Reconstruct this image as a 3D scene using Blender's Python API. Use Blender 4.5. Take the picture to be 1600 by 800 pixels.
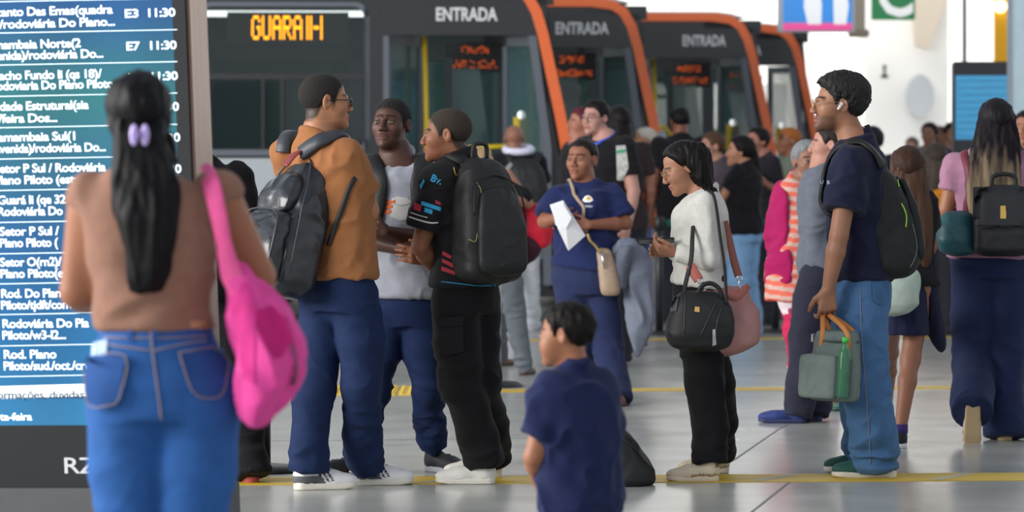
import bpy, bmesh, math, random
import numpy as np
from mathutils import Vector, Matrix, geometry
from mathutils.bvhtree import BVHTree

# ------------------------------------------------------------------ scene, camera, world, light
for _o in list(bpy.data.objects):
    bpy.data.objects.remove(_o)
SC = bpy.context.scene
COL = SC.collection
F, HY, CZ = 6000.0, 245.0, 1.43          # focal length and horizon row of the 1600 x 800 frame, eye height in metres

_cam = bpy.data.cameras.new('camera')
CAM = bpy.data.objects.new('camera', _cam)
COL.objects.link(CAM)
CAM.location = (0, 0, CZ)
CAM.rotation_euler = (math.pi / 2, 0, 0)
_cam.sensor_width = 36.0
_cam.lens = F / 1600 * 36
_cam.shift_y = -(400 - HY) / 1600
_cam.clip_end = 400
_cam.dof.use_dof = True
_cam.dof.focus_distance = 17.0
_cam.dof.aperture_fstop = 3.8
SC.camera = CAM

SC.view_settings.view_transform = 'Standard'
SC.view_settings.look = 'None'
SC.view_settings.exposure = -0.10
SC.view_settings.gamma = 1.0
SC.view_settings.use_curve_mapping = False

world = bpy.data.worlds.new('world')
SC.world = world
world.use_nodes = True
_nt = world.node_tree
_nt.nodes.clear()
_bg = _nt.nodes.new('ShaderNodeBackground')
_wo = _nt.nodes.new('ShaderNodeOutputWorld')
_tc = _nt.nodes.new('ShaderNodeTexCoord')
_sx = _nt.nodes.new('ShaderNodeSeparateXYZ')
_rp = _nt.nodes.new('ShaderNodeValToRGB')
_nt.links.new(_tc.outputs['Generated'], _sx.inputs[0])
_nt.links.new(_sx.outputs['Z'], _rp.inputs[0])
_nt.links.new(_rp.outputs[0], _bg.inputs[0])
_nt.links.new(_bg.outputs[0], _wo.inputs[0])
_e = _rp.color_ramp.elements
_e[0].position, _e[0].color = 0.0, (0.98, 0.99, 1.0, 1)
_e[1].position, _e[1].color = 0.75, (0.42, 0.45, 0.5, 1)
_e2 = _e.new(0.3); _e2.color = (0.86, 0.91, 1.0, 1)
_bg.inputs[1].default_value = 1.0

def area(name, loc, target, sx, sy, power, color=(1, 1, 1)):
    l = bpy.data.lights.new(name, 'AREA'); l.shape = 'RECTANGLE'
    l.size, l.size_y, l.energy, l.color = sx, sy, power, color
    o = bpy.data.objects.new(name, l); COL.objects.link(o)
    o.location = loc
    o.rotation_euler = (Vector(target) - Vector(loc)).to_track_quat('-Z', 'Y').to_euler()
    return o
area('daylight_opening', (-14, 12, 5.0), (2, 22, 1.0), 16, 5, 4500, (1.0, 0.97, 0.93))
area('daylight_far_side', (6, 48, 13), (4, 62, 2.5), 26, 5, 6500, (1.0, 0.98, 0.95))

# ------------------------------------------------------------------ helpers: numbers
def W(px, py, Y):
    """the point of the place seen at pixel (px, py) at distance Y"""
    return np.array([(px - 800) * Y / F, Y, CZ + (HY - py) * Y / F])
def V(*a): return np.array(a, float)
def unit(v):
    v = np.asarray(v, float); return v / (np.linalg.norm(v) + 1e-9)
def lin(c):
    if isinstance(c, str):
        c = c.lstrip('#'); c = [int(c[i:i + 2], 16) / 255 for i in (0, 2, 4)]
    return tuple(x / 12.92 if x <= 0.04045 else ((x + 0.055) / 1.055) ** 2.4 for x in c[:3])
def sstep(a, b, x):
    t = np.clip((x - a) / (b - a), 0, 1); return t * t * (3 - 2 * t)
def rotz(deg):
    c, s = math.cos(math.radians(deg)), math.sin(math.radians(deg))
    return np.array([[c, -s, 0], [s, c, 0], [0, 0, 1.0]])
def fwd(yaw):                             # 0 faces the camera, 90 faces picture left, 180 away, 270 picture right
    a = math.radians(yaw); return V(-math.sin(a), -math.cos(a), 0)
def lft(yaw):
    a = math.radians(yaw); return V(math.cos(a), -math.sin(a), 0)
def frame(yaw, pitch=0, roll=0):
    """columns: own left, forward, up; pitch > 0 looks up, roll > 0 tips towards own left"""
    l, f, u = lft(yaw), fwd(yaw), V(0, 0, 1)
    p, r = math.radians(pitch), math.radians(roll)
    f2 = f * math.cos(p) + u * math.sin(p); u2 = u * math.cos(p) - f * math.sin(p)
    l3 = l * math.cos(r) - u2 * math.sin(r); u3 = u2 * math.cos(r) + l * math.sin(r)
    return np.stack([l3, f2, u3], 1)
def catmull(pts, n=8):
    P = np.asarray(pts, float)
    if len(P) < 3:
        return np.array([P[0] + (P[1] - P[0]) * t for t in np.linspace(0, 1, n + 1)])
    Q = np.vstack([2 * P[0] - P[1], P, 2 * P[-1] - P[-2]])
    out = []
    for i in range(len(P) - 1):
        a, b, c, d = Q[i:i + 4]
        for t in np.linspace(0, 1, n, endpoint=False):
            out.append(0.5 * (2 * b + (c - a) * t + (2 * a - 5 * b + 4 * c - d) * t * t + (3 * b - a - 3 * c + d) * t ** 3))
    out.append(P[-1])
    return np.array(out)
def _hash(ix, iy, iz, seed):
    n = (ix * 374761393 + iy * 668265263 + iz * 2147483647 + seed * 1274126177) & 0xffffffff
    n = ((n ^ (n >> 13)) * 1274126177) & 0xffffffff
    n = n ^ (n >> 16)
    return (n & 0xffff) / 32767.5 - 1.0
def noise3(p, seed=0):
    i = np.floor(p).astype(np.int64); f = p - i; f = f * f * (3 - 2 * f)
    r = 0
    for dx in (0, 1):
        wx = f[:, 0] if dx else 1 - f[:, 0]
        for dy in (0, 1):
            wy = f[:, 1] if dy else 1 - f[:, 1]
            for dz in (0, 1):
                wz = f[:, 2] if dz else 1 - f[:, 2]
                r = r + wx * wy * wz * _hash(i[:, 0] + dx, i[:, 1] + dy, i[:, 2] + dz, seed)
    return r
def fbm(p, seed=0, o=3):
    r, a = 0, 1.0
    for k in range(o):
        r = r + a * noise3(p * 2 ** k + 17.3 * k, seed + k); a *= 0.5
    return r

# ------------------------------------------------------------------ helpers: objects
def link(o):
    COL.objects.link(o); return o
def top_of(o):
    while o.parent is not None: o = o.parent
    return o
def tag(o, label=None, cat=None, group=None, kind=None):
    for k, v in (('label', label), ('category', cat), ('group', group), ('kind', kind)):
        if v: o[k] = v
    return o
def empty(name, loc, label=None, cat=None, group=None):
    o = bpy.data.objects.new(name, None); o.empty_display_size = 0.1
    o.location = tuple(float(x) for x in loc); link(o)
    return tag(o, label, cat, group)
def mesh_obj(name, verts, faces, mat, parent=None, smooth=True, col=None, kind=None):
    """verts in world coordinates; faces a list of tuples or an N x k array"""
    verts = np.asarray(verts, float)
    off = np.array(top_of(parent).location) if parent is not None else np.zeros(3)
    me = bpy.data.meshes.new(name)
    if isinstance(faces, np.ndarray) and len(faces):
        n, k = faces.shape
        me.vertices.add(len(verts)); me.vertices.foreach_set('co', (verts - off).astype(np.float32).ravel())
        me.loops.add(n * k); me.loops.foreach_set('vertex_index', faces.astype(np.int32).ravel())
        me.polygons.add(n); me.polygons.foreach_set('loop_start', np.arange(0, n * k, k, dtype=np.int32))
        try: me.polygons.foreach_set('loop_total', np.full(n, k, dtype=np.int32))
        except Exception: pass
        me.update(calc_edges=True)
    else:
        me.from_pydata([tuple(v) for v in verts - off], [], [tuple(int(i) for i in f) for f in faces]); me.update()
    me.polygons.foreach_set('use_smooth', np.full(len(me.polygons), bool(smooth)))
    if col is not None:
        at = me.color_attributes.new('Col', 'FLOAT_COLOR', 'POINT')
        c = np.ones((len(verts), 4), np.float32); c[:, :3] = col
        at.data.foreach_set('color', c.ravel())
    if mat is not None: me.materials.append(mat)
    o = bpy.data.objects.new(name, me); link(o)
    if parent is not None: o.parent = parent
    if kind: o['kind'] = kind
    return o

class MB:
    """collects boxes, tubes and the like; build() links them as one mesh"""
    def __init__(s): s.v, s.f = [], []
    def raw(s, v, f):
        n = len(s.v); s.v += [tuple(x) for x in v]; s.f += [tuple(i + n for i in q) for q in f]; return s
    def box(s, lo, hi, R=None, o=None, bev=0.0):
        lo, hi = np.asarray(lo, float), np.asarray(hi, float)
        if bev > 0:
            bm = bmesh.new(); bmesh.ops.create_cube(bm, size=1)
            for v in bm.verts: v.co = Vector((lo + (hi - lo) * (np.array(v.co) + .5)))
            bmesh.ops.bevel(bm, geom=bm.edges[:], offset=bev, segments=2, affect='EDGES', clamp_overlap=True)
            bm.verts.index_update(); vs = np.array([v.co[:] for v in bm.verts]); fs = [[v.index for v in f.verts] for f in bm.faces]; bm.free()
        else:
            vs = np.array([[(lo, hi)[i][0], (lo, hi)[j][1], (lo, hi)[k][2]] for i in (0, 1) for j in (0, 1) for k in (0, 1)])
            fs = [(0, 1, 3, 2), (4, 6, 7, 5), (0, 4, 5, 1), (2, 3, 7, 6), (0, 2, 6, 4), (1, 5, 7, 3)]
        if R is not None: vs = vs @ np.asarray(R).T
        if o is not None: vs = vs + np.asarray(o)
        return s.raw(vs, fs)
    def tube(s, pts, r, n=8, closed=False, cap=True):
        P = np.asarray(pts, float); m = len(P)
        rr = np.full(m, r) if np.isscalar(r) else np.asarray(r)
        T = np.gradient(P, axis=0) if not closed else np.roll(P, -1, 0) - np.roll(P, 1, 0)
        up = V(0, 0, 1) if abs(unit(T[0])[2]) < .9 else V(1, 0, 0)
        vs = []; a = unit(np.cross(T[0], up))
        for i in range(m):
            t = unit(T[i]); a = unit(a - t * a.dot(t)); b = np.cross(t, a)
            for q in range(n):
                th = 2 * math.pi * q / n; vs.append(P[i] + rr[i] * (math.cos(th) * a + math.sin(th) * b))
        fs = []
        for i in range(m if closed else m - 1):
            j = (i + 1) % m
            for q in range(n): fs.append((i * n + q, i * n + (q + 1) % n, j * n + (q + 1) % n, j * n + q))
        if cap and not closed: fs += [tuple(range(n - 1, -1, -1)), tuple((m - 1) * n + q for q in range(n))]
        return s.raw(vs, fs)
    def prism(s, poly, axis_o, ax, ay, az, t):
        """polygon in the (ax, ay) plane extruded t along az"""
        n = len(poly); base = [np.asarray(axis_o) + p[0] * np.asarray(ax) + p[1] * np.asarray(ay) for p in poly]
        vs = base + [b + t * np.asarray(az) for b in base]
        fs = [tuple(range(n - 1, -1, -1)), tuple(range(n, 2 * n))] + [(i, (i + 1) % n, n + (i + 1) % n, n + i) for i in range(n)]
        return s.raw(vs, fs)
    def ring(s, pts_in, pts_out, az, t):
        """a closed frame between two loops of equally many points, extruded t along az"""
        n = len(pts_in); A = [np.asarray(p) for p in pts_in]; B = [np.asarray(p) for p in pts_out]; az = np.asarray(az)
        vs = A + B + [a + az * t for a in A] + [b + az * t for b in B]; fs = []
        for i in range(n):
            j = (i + 1) % n
            fs += [(i, j, n + j, n + i), (2 * n + i, 3 * n + i, 3 * n + j, 2 * n + j), (i, 2 * n + i, 2 * n + j, j), (n + i, n + j, 3 * n + j, 3 * n + i)]
        return s.raw(vs, fs)
    def build(s, name, mat, parent=None, smooth=False, kind=None):
        o = mesh_obj(name, s.v, s.f, mat, parent, smooth, kind=kind)
        bm = bmesh.new(); bm.from_mesh(o.data); bmesh.ops.recalc_face_normals(bm, faces=bm.faces); bm.to_mesh(o.data); bm.free()
        o.data.polygons.foreach_set('use_smooth', np.full(len(o.data.polygons), bool(smooth)))
        return o

# ------------------------------------------------------------------ helpers: materials
_M = {}
def mat(name, color='808080', rough=0.7, metal=0.0, var=0.08, scale=40.0, bump=0.0, bscale=200.0, emit=0.0, ecol=None, attr=False,
        alpha=1.0, trans=0.0, sheen=0.0, coat=0.0, sss=0.0, spec=0.5, stretch=None, color2=None):
    if name in _M: return _M[name]
    m = bpy.data.materials.new(name); m.use_nodes = True; nt = m.node_tree; N, L = nt.nodes, nt.links
    b = N['Principled BSDF']
    def put(k, v):
        if k in b.inputs: b.inputs[k].default_value = v
    put('Roughness', rough); put('Metallic', metal); put('Transmission Weight', trans); put('Alpha', alpha)
    put('Sheen Weight', sheen); put('Coat Weight', coat); put('Specular IOR Level', spec); put('Subsurface Weight', sss)
    if sss: put('Subsurface Radius', (0.012, 0.005, 0.003)); put('Subsurface Scale', 0.6)
    tc = N.new('ShaderNodeTexCoord'); mp = N.new('ShaderNodeMapping'); L.new(tc.outputs['Object'], mp.inputs[0])
    if stretch: mp.inputs['Scale'].default_value = stretch
    nz = N.new('ShaderNodeTexNoise'); nz.inputs['Scale'].default_value = scale; nz.inputs['Detail'].default_value = 4; L.new(mp.outputs[0], nz.inputs['Vector'])
    mx = N.new('ShaderNodeMix'); mx.data_type = 'RGBA'; L.new(nz.outputs['Fac'], mx.inputs['Factor'])
    c = np.array(lin(color))
    if attr:
        at = N.new('ShaderNodeAttribute'); at.attribute_name = 'Col'
        hs = N.new('ShaderNodeHueSaturation'); hs.inputs['Value'].default_value = 1 + var
        hd = N.new('ShaderNodeHueSaturation'); hd.inputs['Value'].default_value = 1 - var
        L.new(at.outputs['Color'], hs.inputs['Color']); L.new(at.outputs['Color'], hd.inputs['Color'])
        L.new(hd.outputs[0], mx.inputs['A']); L.new(hs.outputs[0], mx.inputs['B'])
    else:
        c2 = np.array(lin(color2)) if color2 else np.clip(c * (1 + 1.6 * var), 0, 1); c1 = c if color2 else c * (1 - 1.6 * var)
        mx.inputs['A'].default_value = (*c1, 1); mx.inputs['B'].default_value = (*c2, 1)
    L.new(mx.outputs['Result'], b.inputs['Base Color'])
    if bump:
        n2 = N.new('ShaderNodeTexNoise'); n2.inputs['Scale'].default_value = bscale; n2.inputs['Detail'].default_value = 3; L.new(mp.outputs[0], n2.inputs['Vector'])
        bp = N.new('ShaderNodeBump'); bp.inputs['Strength'].default_value = bump; bp.inputs['Distance'].default_value = 0.004
        L.new(n2.outputs['Fac'], bp.inputs['Height']); L.new(bp.outputs[0], b.inputs['Normal'])
    if emit:
        put('Emission Color', (*lin(ecol or color), 1)); put('Emission Strength', emit)
    _M[name] = m
    return m
def cloth(hex_, rough=0.9, bump=0.25, bscale=160.0, var=0.10, sheen=0.05, scale=30):
    return mat('cloth_' + hex_ + str(rough), hex_, rough, var=var, scale=scale, bump=bump, bscale=bscale, sheen=sheen, spec=0.25)
def denim(hex_):
    return mat('denim_' + hex_, hex_, 0.85, var=0.16, scale=18, bump=0.35, bscale=220, spec=0.25)
def plastic(hex_, rough=0.4): return mat('plastic_%s_%s' % (hex_, rough), hex_, rough, var=0.04)
def hairmat(hex_, rough=0.55): return mat('hair_' + hex_, hex_, rough, var=0.35, scale=60, stretch=(6, 6, 0.6), bump=0.5, bscale=60, spec=0.18)
M_SKIN = mat('skin', rough=0.5, var=0.05, scale=25, attr=True, bump=0.06, bscale=350, spec=0.35)
M_ATTR = mat('patterned_cloth', rough=0.88, var=0.08, scale=30, attr=True, bump=0.25, bscale=160, spec=0.25)
M_RUBBER = mat('patterned_rubber', rough=0.6, var=0.05, scale=50, attr=True, spec=0.4)
M_METAL = mat('steel', 'b9bbbd', 0.3, 1.0)

# ------------------------------------------------------------------ distance field and its mesh
def _axis(lo, hi, h, bands):
    xs = [lo]
    while xs[-1] < hi:
        st = h
        for a, b, hb in bands:
            if a - 1e-6 <= xs[-1] < b: st = min(st, hb)
        xs.append(xs[-1] + st)
    return np.array(xs, np.float32)
def smin(a, b, k):
    if k <= 0: return np.minimum(a, b)
    h = np.maximum(k - np.abs(a - b), 0) / k
    return np.minimum(a, b) - h * h * k * 0.25
def smax(a, b, k): return -smin(-a, -b, k)
def sd_ell(x, y, z, r):
    k0 = np.sqrt((x / r[0]) ** 2 + (y / r[1]) ** 2 + (z / r[2]) ** 2); k1 = np.sqrt((x / r[0] ** 2) ** 2 + (y / r[1] ** 2) ** 2 + (z / r[2] ** 2) ** 2)
    return k0 * (k0 - 1) / (k1 + 1e-9)
def sd_cone(x, y, z, a, b, ra, rb):
    a = np.asarray(a, float); d = np.asarray(b, float) - a; L2 = max(float(d @ d), 1e-12)
    t = np.clip(((x - a[0]) * d[0] + (y - a[1]) * d[1] + (z - a[2]) * d[2]) / L2, 0, 1)
    return np.sqrt((x - a[0] - t * d[0]) ** 2 + (y - a[1] - t * d[1]) ** 2 + (z - a[2] - t * d[2]) ** 2) - (ra + (rb - ra) * t)
def sd_box(x, y, z, half, r):
    qx, qy, qz = np.abs(x) - half[0] + r, np.abs(y) - half[1] + r, np.abs(z) - half[2] + r
    return np.sqrt(np.maximum(qx, 0) ** 2 + np.maximum(qy, 0) ** 2 + np.maximum(qz, 0) ** 2) + np.minimum(np.maximum(qx, np.maximum(qy, qz)), 0) - r
def sd_loft(x, y, z, S, n=2.0, cap=0.02):
    """S rows: z, cx, cy, a, b, yaw - ellipses stacked up z"""
    S = np.asarray(sorted(map(tuple, S)), float)
    zz = np.clip(z, S[0, 0], S[-1, 0])
    zi = np.linspace(S[0, 0], S[-1, 0], 160)
    cols = []
    for c in range(1, 6):
        v = np.interp(zi, S[:, 0], S[:, c]); w = max(3, int(160 / len(S) / 2.2)) | 1
        vp = np.pad(v, w // 2, mode='edge'); v = np.convolve(vp, np.ones(w) / w, 'valid')
        cols.append(np.interp(np.ravel(zz), zi, v).reshape(np.shape(zz)).astype(np.float32))
    cx, cy, a, b, yw = cols
    c, s = np.cos(np.radians(yw)), np.sin(np.radians(yw))
    u = (x - cx) * c - (y - cy) * s; v = (x - cx) * s + (y - cy) * c
    if n == 2:
        k0 = np.sqrt((u / a) ** 2 + (v / b) ** 2); k1 = np.sqrt((u / a ** 2) ** 2 + (v / b ** 2) ** 2)
        d = k0 * (k0 - 1) / (k1 + 1e-6); d = np.where(k0 < 0.05, -np.minimum(a, b), d)
    else:
        d = ((np.abs(u / a) ** n + np.abs(v / b) ** n) ** (1 / n) - 1) * np.minimum(a, b)
    return smax(d, np.maximum(S[0, 0] - z, z - S[-1, 0]) + 0 * d, cap)

class Fld:
    def __init__(s, lo, hi, h, bands=()):
        s.ax = [_axis(lo[i], hi[i], h, [(b[0][i], b[1][i], b[2]) for b in bands]) for i in range(3)]
        s.D = np.full([len(a) for a in s.ax], 0.5, np.float32)
    def sub(s, lo, hi):
        sl, g = [], []
        for i in range(3):
            a = max(int(np.searchsorted(s.ax[i], lo[i])) - 1, 0); b = min(int(np.searchsorted(s.ax[i], hi[i])) + 1, len(s.ax[i]))
            if b - a < 1: return None
            sl.append(slice(a, b)); sh = [1, 1, 1]; sh[i] = b - a; g.append(s.ax[i][a:b].reshape(sh))
        return tuple(sl), g
    def put(s, lo, hi, fn, k=0.0, op='u'):
        q = s.sub(np.asarray(lo) - k - .004, np.asarray(hi) + k + .004)
        if q is None: return s
        sl, (x, y, z) = q
        d = fn(x, y, z).astype(np.float32)
        if op == 'u': s.D[sl] = smin(s.D[sl], d, k)
        elif op == 's': s.D[sl] = smax(s.D[sl], -d, k)
        return s
    def cone(s, a, b, ra, rb, k=0.0, op='u', cuts=()):
        a, b = np.asarray(a, float), np.asarray(b, float); m = max(ra, rb)
        def fn(x, y, z):
            d = sd_cone(x, y, z, a, b, ra, rb)
            for c, n in cuts: d = np.maximum(d, (x - c[0]) * n[0] + (y - c[1]) * n[1] + (z - c[2]) * n[2])
            return d
        return s.put(np.minimum(a, b) - m, np.maximum(a, b) + m, fn, k, op)
    def chain(s, pts, rs, k=0.0, op='u'):
        for i in range(len(pts) - 1): s.cone(pts[i], pts[i + 1], rs[i], rs[i + 1], k, op)
        return s
    def ell(s, c, r, R=None, k=0.0, op='u'):
        c = np.asarray(c, float); m = max(r) if R is not None else np.asarray(r)
        def fn(x, y, z):
            x, y, z = x - c[0], y - c[1], z - c[2]
            if R is not None: x, y, z = (R[0, i] * x + R[1, i] * y + R[2, i] * z for i in range(3))
            return sd_ell(x, y, z, r)
        return s.put(c - m, c + m, fn, k, op)
    def box(s, c, half, r, R=None, k=0.0, op='u'):
        c = np.asarray(c, float); m = np.linalg.norm(half) if R is not None else np.asarray(half)
        def fn(x, y, z):
            x, y, z = x - c[0], y - c[1], z - c[2]
            if R is not None: x, y, z = (R[0, i] * x + R[1, i] * y + R[2, i] * z for i in range(3))
            return sd_box(x, y, z, half, r)
        return s.put(c - m, c + m, fn, k, op)
    def loft(s, S, k=0.0, n=2.0, cap=0.02, op='u', R=None, o=None):
        A = np.asarray(S, float); m = A[:, 3:5].max() + 0.01
        lo = V((A[:, 1]).min() - m, (A[:, 2]).min() - m, A[:, 0].min()); hi = V(A[:, 1].max() + m, A[:, 2].max() + m, A[:, 0].max())
        if R is None: return s.put(lo, hi, lambda x, y, z: sd_loft(x, y, z, S, n, cap), k, op)
        o = np.asarray(o, float); cs = np.array([[(lo, hi)[i][0], (lo, hi)[j][1], (lo, hi)[q][2]] for i in (0, 1) for j in (0, 1) for q in (0, 1)]) @ R.T + o
        def fn(x, y, z):
            x, y, z = x - o[0], y - o[1], z - o[2]
            x, y, z = (R[0, i] * x + R[1, i] * y + R[2, i] * z for i in range(3))
            return sd_loft(x, y, z, S, n, cap)
        return s.put(cs.min(0), cs.max(0), fn, k, op)
    def cut(s, c, n, k=0.0):
        """keep the side that n points away from"""
        x, y, z = (s.ax[i].reshape([-1 if j == i else 1 for j in range(3)]) for i in range(3))
        d = (x - c[0]) * n[0] + (y - c[1]) * n[1] + (z - c[2]) * n[2]
        s.D = smax(s.D, d.astype(np.float32), k); return s
    def mesh(s):
        D = s.D; D[0], D[-1] = .1, .1; D[:, 0], D[:, -1] = .1, .1; D[:, :, 0], D[:, :, -1] = .1, .1
        ins = D < 0; nx, ny, nz = D.shape
        c = np.zeros((nx - 1, ny - 1, nz - 1), np.int8)
        for dx in (0, 1):
            for dy in (0, 1):
                for dz in (0, 1): c += ins[dx:nx - 1 + dx, dy:ny - 1 + dy, dz:nz - 1 + dz]
        act = np.argwhere((c > 0) & (c < 8)); n = len(act)
        idx = np.full(c.shape, -1, np.int32); idx[act[:, 0], act[:, 1], act[:, 2]] = np.arange(n)
        cor = [(dx, dy, dz) for dx in (0, 1) for dy in (0, 1) for dz in (0, 1)]
        val = {q: D[act[:, 0] + q[0], act[:, 1] + q[1], act[:, 2] + q[2]] for q in cor}
        acc = np.zeros((n, 3)); cnt = np.zeros(n)
        for ax in range(3):
            for q in cor:
                if q[ax]: continue
                r = list(q); r[ax] = 1; r = tuple(r); a, b = val[q], val[r]
                m = (a < 0) != (b < 0); t = np.where(m, a / np.where(m, a - b, 1), 0)
                p = np.tile(np.array(q, float), (n, 1)); p[:, ax] = t
                acc += p * m[:, None]; cnt += m
        fr = acc / cnt[:, None]; v = np.empty((n, 3))
        for i in range(3):
            A = s.ax[i]; v[:, i] = A[act[:, i]] + fr[:, i] * (A[act[:, i] + 1] - A[act[:, i]])
        fs = []
        for ax in range(3):
            a = [slice(None)] * 3; b = [slice(None)] * 3; a[ax] = slice(0, -1); b[ax] = slice(1, None)
            e = np.argwhere(ins[tuple(a)] != ins[tuple(b)])
            if not len(e): continue
            u, w = (ax + 1) % 3, (ax + 2) % 3
            def cell(du, dw):
                g = e.copy(); g[:, u] -= du; g[:, w] -= dw; return idx[g[:, 0], g[:, 1], g[:, 2]]
            quad = np.stack([cell(1, 1), cell(0, 1), cell(0, 0), cell(1, 0)], 1)
            fl = ~ins[e[:, 0], e[:, 1], e[:, 2]]; quad[fl] = quad[fl][:, ::-1]
            fs.append(quad)
        return v, np.concatenate(fs)

def vnormals(v, f):
    n = np.cross(v[f[:, 2]] - v[f[:, 0]], v[f[:, 3]] - v[f[:, 1]])
    o = np.zeros_like(v)
    for i in range(4): np.add.at(o, f[:, i], n)
    return o / (np.linalg.norm(o, axis=1)[:, None] + 1e-12)
def relax(v, f, it=1, w=0.5):
    for _ in range(it):
        a = np.zeros_like(v); c = np.zeros(len(v))
        for i in range(4):
            j = (i + 1) % 4; np.add.at(a, f[:, i], v[f[:, j]]); np.add.at(c, f[:, i], 1); np.add.at(a, f[:, j], v[f[:, i]]); np.add.at(c, f[:, j], 1)
        v = v + w * (a / c[:, None] - v)
    return v
def wrinkle(v, f, amp=0.004, sc=(9, 9, 14), seed=1, weight=None, ridge=True):
    n = vnormals(v, f); p = v * np.asarray(sc)
    w = np.stack([noise3(p * .5, seed + 9), noise3(p * .5 + 5.2, seed + 10), noise3(p * .5 + 9.1, seed + 11)], 1)
    q = fbm(p + w * .9, seed, 2)
    if ridge: q = 0.95 - np.abs(q) * 1.5
    if weight is not None: q = q * weight(v)
    return v + n * (amp * q)[:, None]
def bvh(v, f): return BVHTree.FromPolygons([tuple(x) for x in v], [tuple(int(i) for i in q) for q in f])
class Surf:
    """a finished surface to lay straps, pockets and prints on"""
    def __init__(s, obj):
        off = np.array(top_of(obj).location); me = obj.data
        v = np.empty(len(me.vertices) * 3, np.float32); me.vertices.foreach_get('co', v); v = v.reshape(-1, 3) + off
        s.t = BVHTree.FromPolygons([tuple(x) for x in v], [tuple(p.vertices) for p in me.polygons])
    def near(s, p):
        h = s.t.find_nearest(Vector(p)); return np.array(h[0]), np.array(h[1])
    def shot(s, px, py, o=(0, 0, CZ)):
        d = Vector(W(px, py, 10.0)) - Vector(o); h = s.t.ray_cast(Vector(o), d.normalized())
        return (np.array(h[0]), np.array(h[1])) if h[0] is not None else (None, None)

def ribbon(name, pts, width, mat_, parent, thick=0.005, surf=None, off=0.004, n=8, side=None, snap_tail=True):
    """a strap along pts; snapped onto surf where that is given, its broad face along the surface"""
    P = catmull(pts, n); m = len(P); N = np.zeros((m, 3))
    if surf is not None:
        for i in range(m):
            q, nn = surf.near(P[i]); P[i] = q + nn * off; N[i] = nn
        for _ in range(3):
            P[1:-1] = .25 * P[:-2] + .5 * P[1:-1] + .25 * P[2:]; N[1:-1] = N[:-2] + N[1:-1] + N[2:]
    else: N[:] = np.asarray(side if side is not None else (0, -1, 0))
    T = np.gradient(P, axis=0); vs = []
    ww = np.full(m, width) if np.isscalar(width) else np.interp(np.linspace(0, 1, m), np.linspace(0, 1, len(width)), width)
    for i in range(m):
        t = unit(T[i]); b = unit(np.cross(t, N[i])); nn = unit(np.cross(b, t))
        for a, c in ((-.5, 0), (-.42, 1), (.42, 1), (.5, 0), (.42, -.4), (-.42, -.4)): vs.append(P[i] + b * a * ww[i] + nn * c * thick)
    fs = []
    for i in range(m - 1):
        for q in range(6): fs.append((i * 6 + q, i * 6 + (q + 1) % 6, (i + 1) * 6 + (q + 1) % 6, (i + 1) * 6 + q))
    fs += [tuple(range(5, -1, -1)), tuple((m - 1) * 6 + q for q in range(6))]
    mb = MB(); mb.raw(vs, fs)
    return mb.build(name, mat_, parent, True)

def patch(name, surf, poly, mat_, parent, off=0.002, step=4.0, thick=0.0, back=None):
    """a flat piece whose outline is given where it lies on surf (picture coordinates of the place's own points), laid on the surface"""
    poly = [tuple(map(float, p)) for p in poly]; xs, ys = zip(*poly)
    vs = [Vector(p) for p in poly]; n = len(poly); ed = [(i, (i + 1) % n) for i in range(n)]
    fine = []
    for i in range(n):
        a, b = np.array(poly[i]), np.array(poly[(i + 1) % n]); k = max(1, int(np.linalg.norm(b - a) / step))
        fine += [tuple(a + (b - a) * t / k) for t in range(k)]
    vs = [Vector(p) for p in fine]; n = len(vs); ed = [(i, (i + 1) % n) for i in range(n)]
    def inside(x, y):
        c = False
        for i in range(n):
            (x1, y1), (x2, y2) = fine[i], fine[(i + 1) % n]
            if (y1 > y) != (y2 > y) and x < (x2 - x1) * (y - y1) / (y2 - y1) + x1: c = not c
        return c
    x = min(xs) + step / 2
    while x < max(xs):
        y = min(ys) + step / 2
        while y < max(ys):
            if inside(x, y): vs.append(Vector((x, y)))
            y += step
        x += step
    co, _, fa, _, _, _ = geometry.delaunay_2d_cdt(vs, ed, [list(range(n))], 1, 1e-4)
    return _lay(name, surf, [c[:] for c in co], fa, mat_, parent, off)
def _lay(name, surf, pts, faces, mat_, parent, off):
    out, ok, last = [], [], None
    hits = [surf.shot(*p) for p in pts]
    depth = [h[0][1] for h in hits if h[0] is not None]
    if not depth: return None
    dm = float(np.median(depth))
    for p, (q, nn) in zip(pts, hits):
        if q is None: q = W(p[0], p[1], dm); nn = V(0, -1, 0)
        if nn[1] > 0: nn = -nn
        out.append(q + nn * off)
    return mesh_obj(name, out, [tuple(f) for f in faces], mat_, parent, True)
def text_geo(body, size=1.0, align='LEFT', bold=0.0, spacing=1.0):
    cu = bpy.data.curves.new('t', 'FONT'); cu.body = body; cu.size = size; cu.align_x = align; cu.offset = bold; cu.space_character = spacing
    cu.resolution_u = 3
    o = bpy.data.objects.new('t', cu); COL.objects.link(o)
    me = bpy.data.meshes.new_from_object(o.evaluated_get(bpy.context.evaluated_depsgraph_get()))
    v = [tuple(x.co) for x in me.vertices]; f = [tuple(p.vertices) for p in me.polygons]
    bpy.data.objects.remove(o); bpy.data.curves.remove(cu); bpy.data.meshes.remove(me)
    return v, f
def text_on(name, body, o, ax, ay, size, mat_, parent, align='LEFT', bold=0.0, spacing=1.0, width=None):
    """flat lettering standing at o, running along ax, up along ay"""
    v, f = text_geo(body, size, align, bold, spacing); v = np.array(v)
    if width:
        w = v[:, 0].max() - v[:, 0].min(); v[:, 0] *= width / w
    o, ax, ay = np.asarray(o), np.asarray(ax), np.asarray(ay)
    return mesh_obj(name, o + v[:, :1] * ax + v[:, 1:2] * ay, f, mat_, parent, False)
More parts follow.
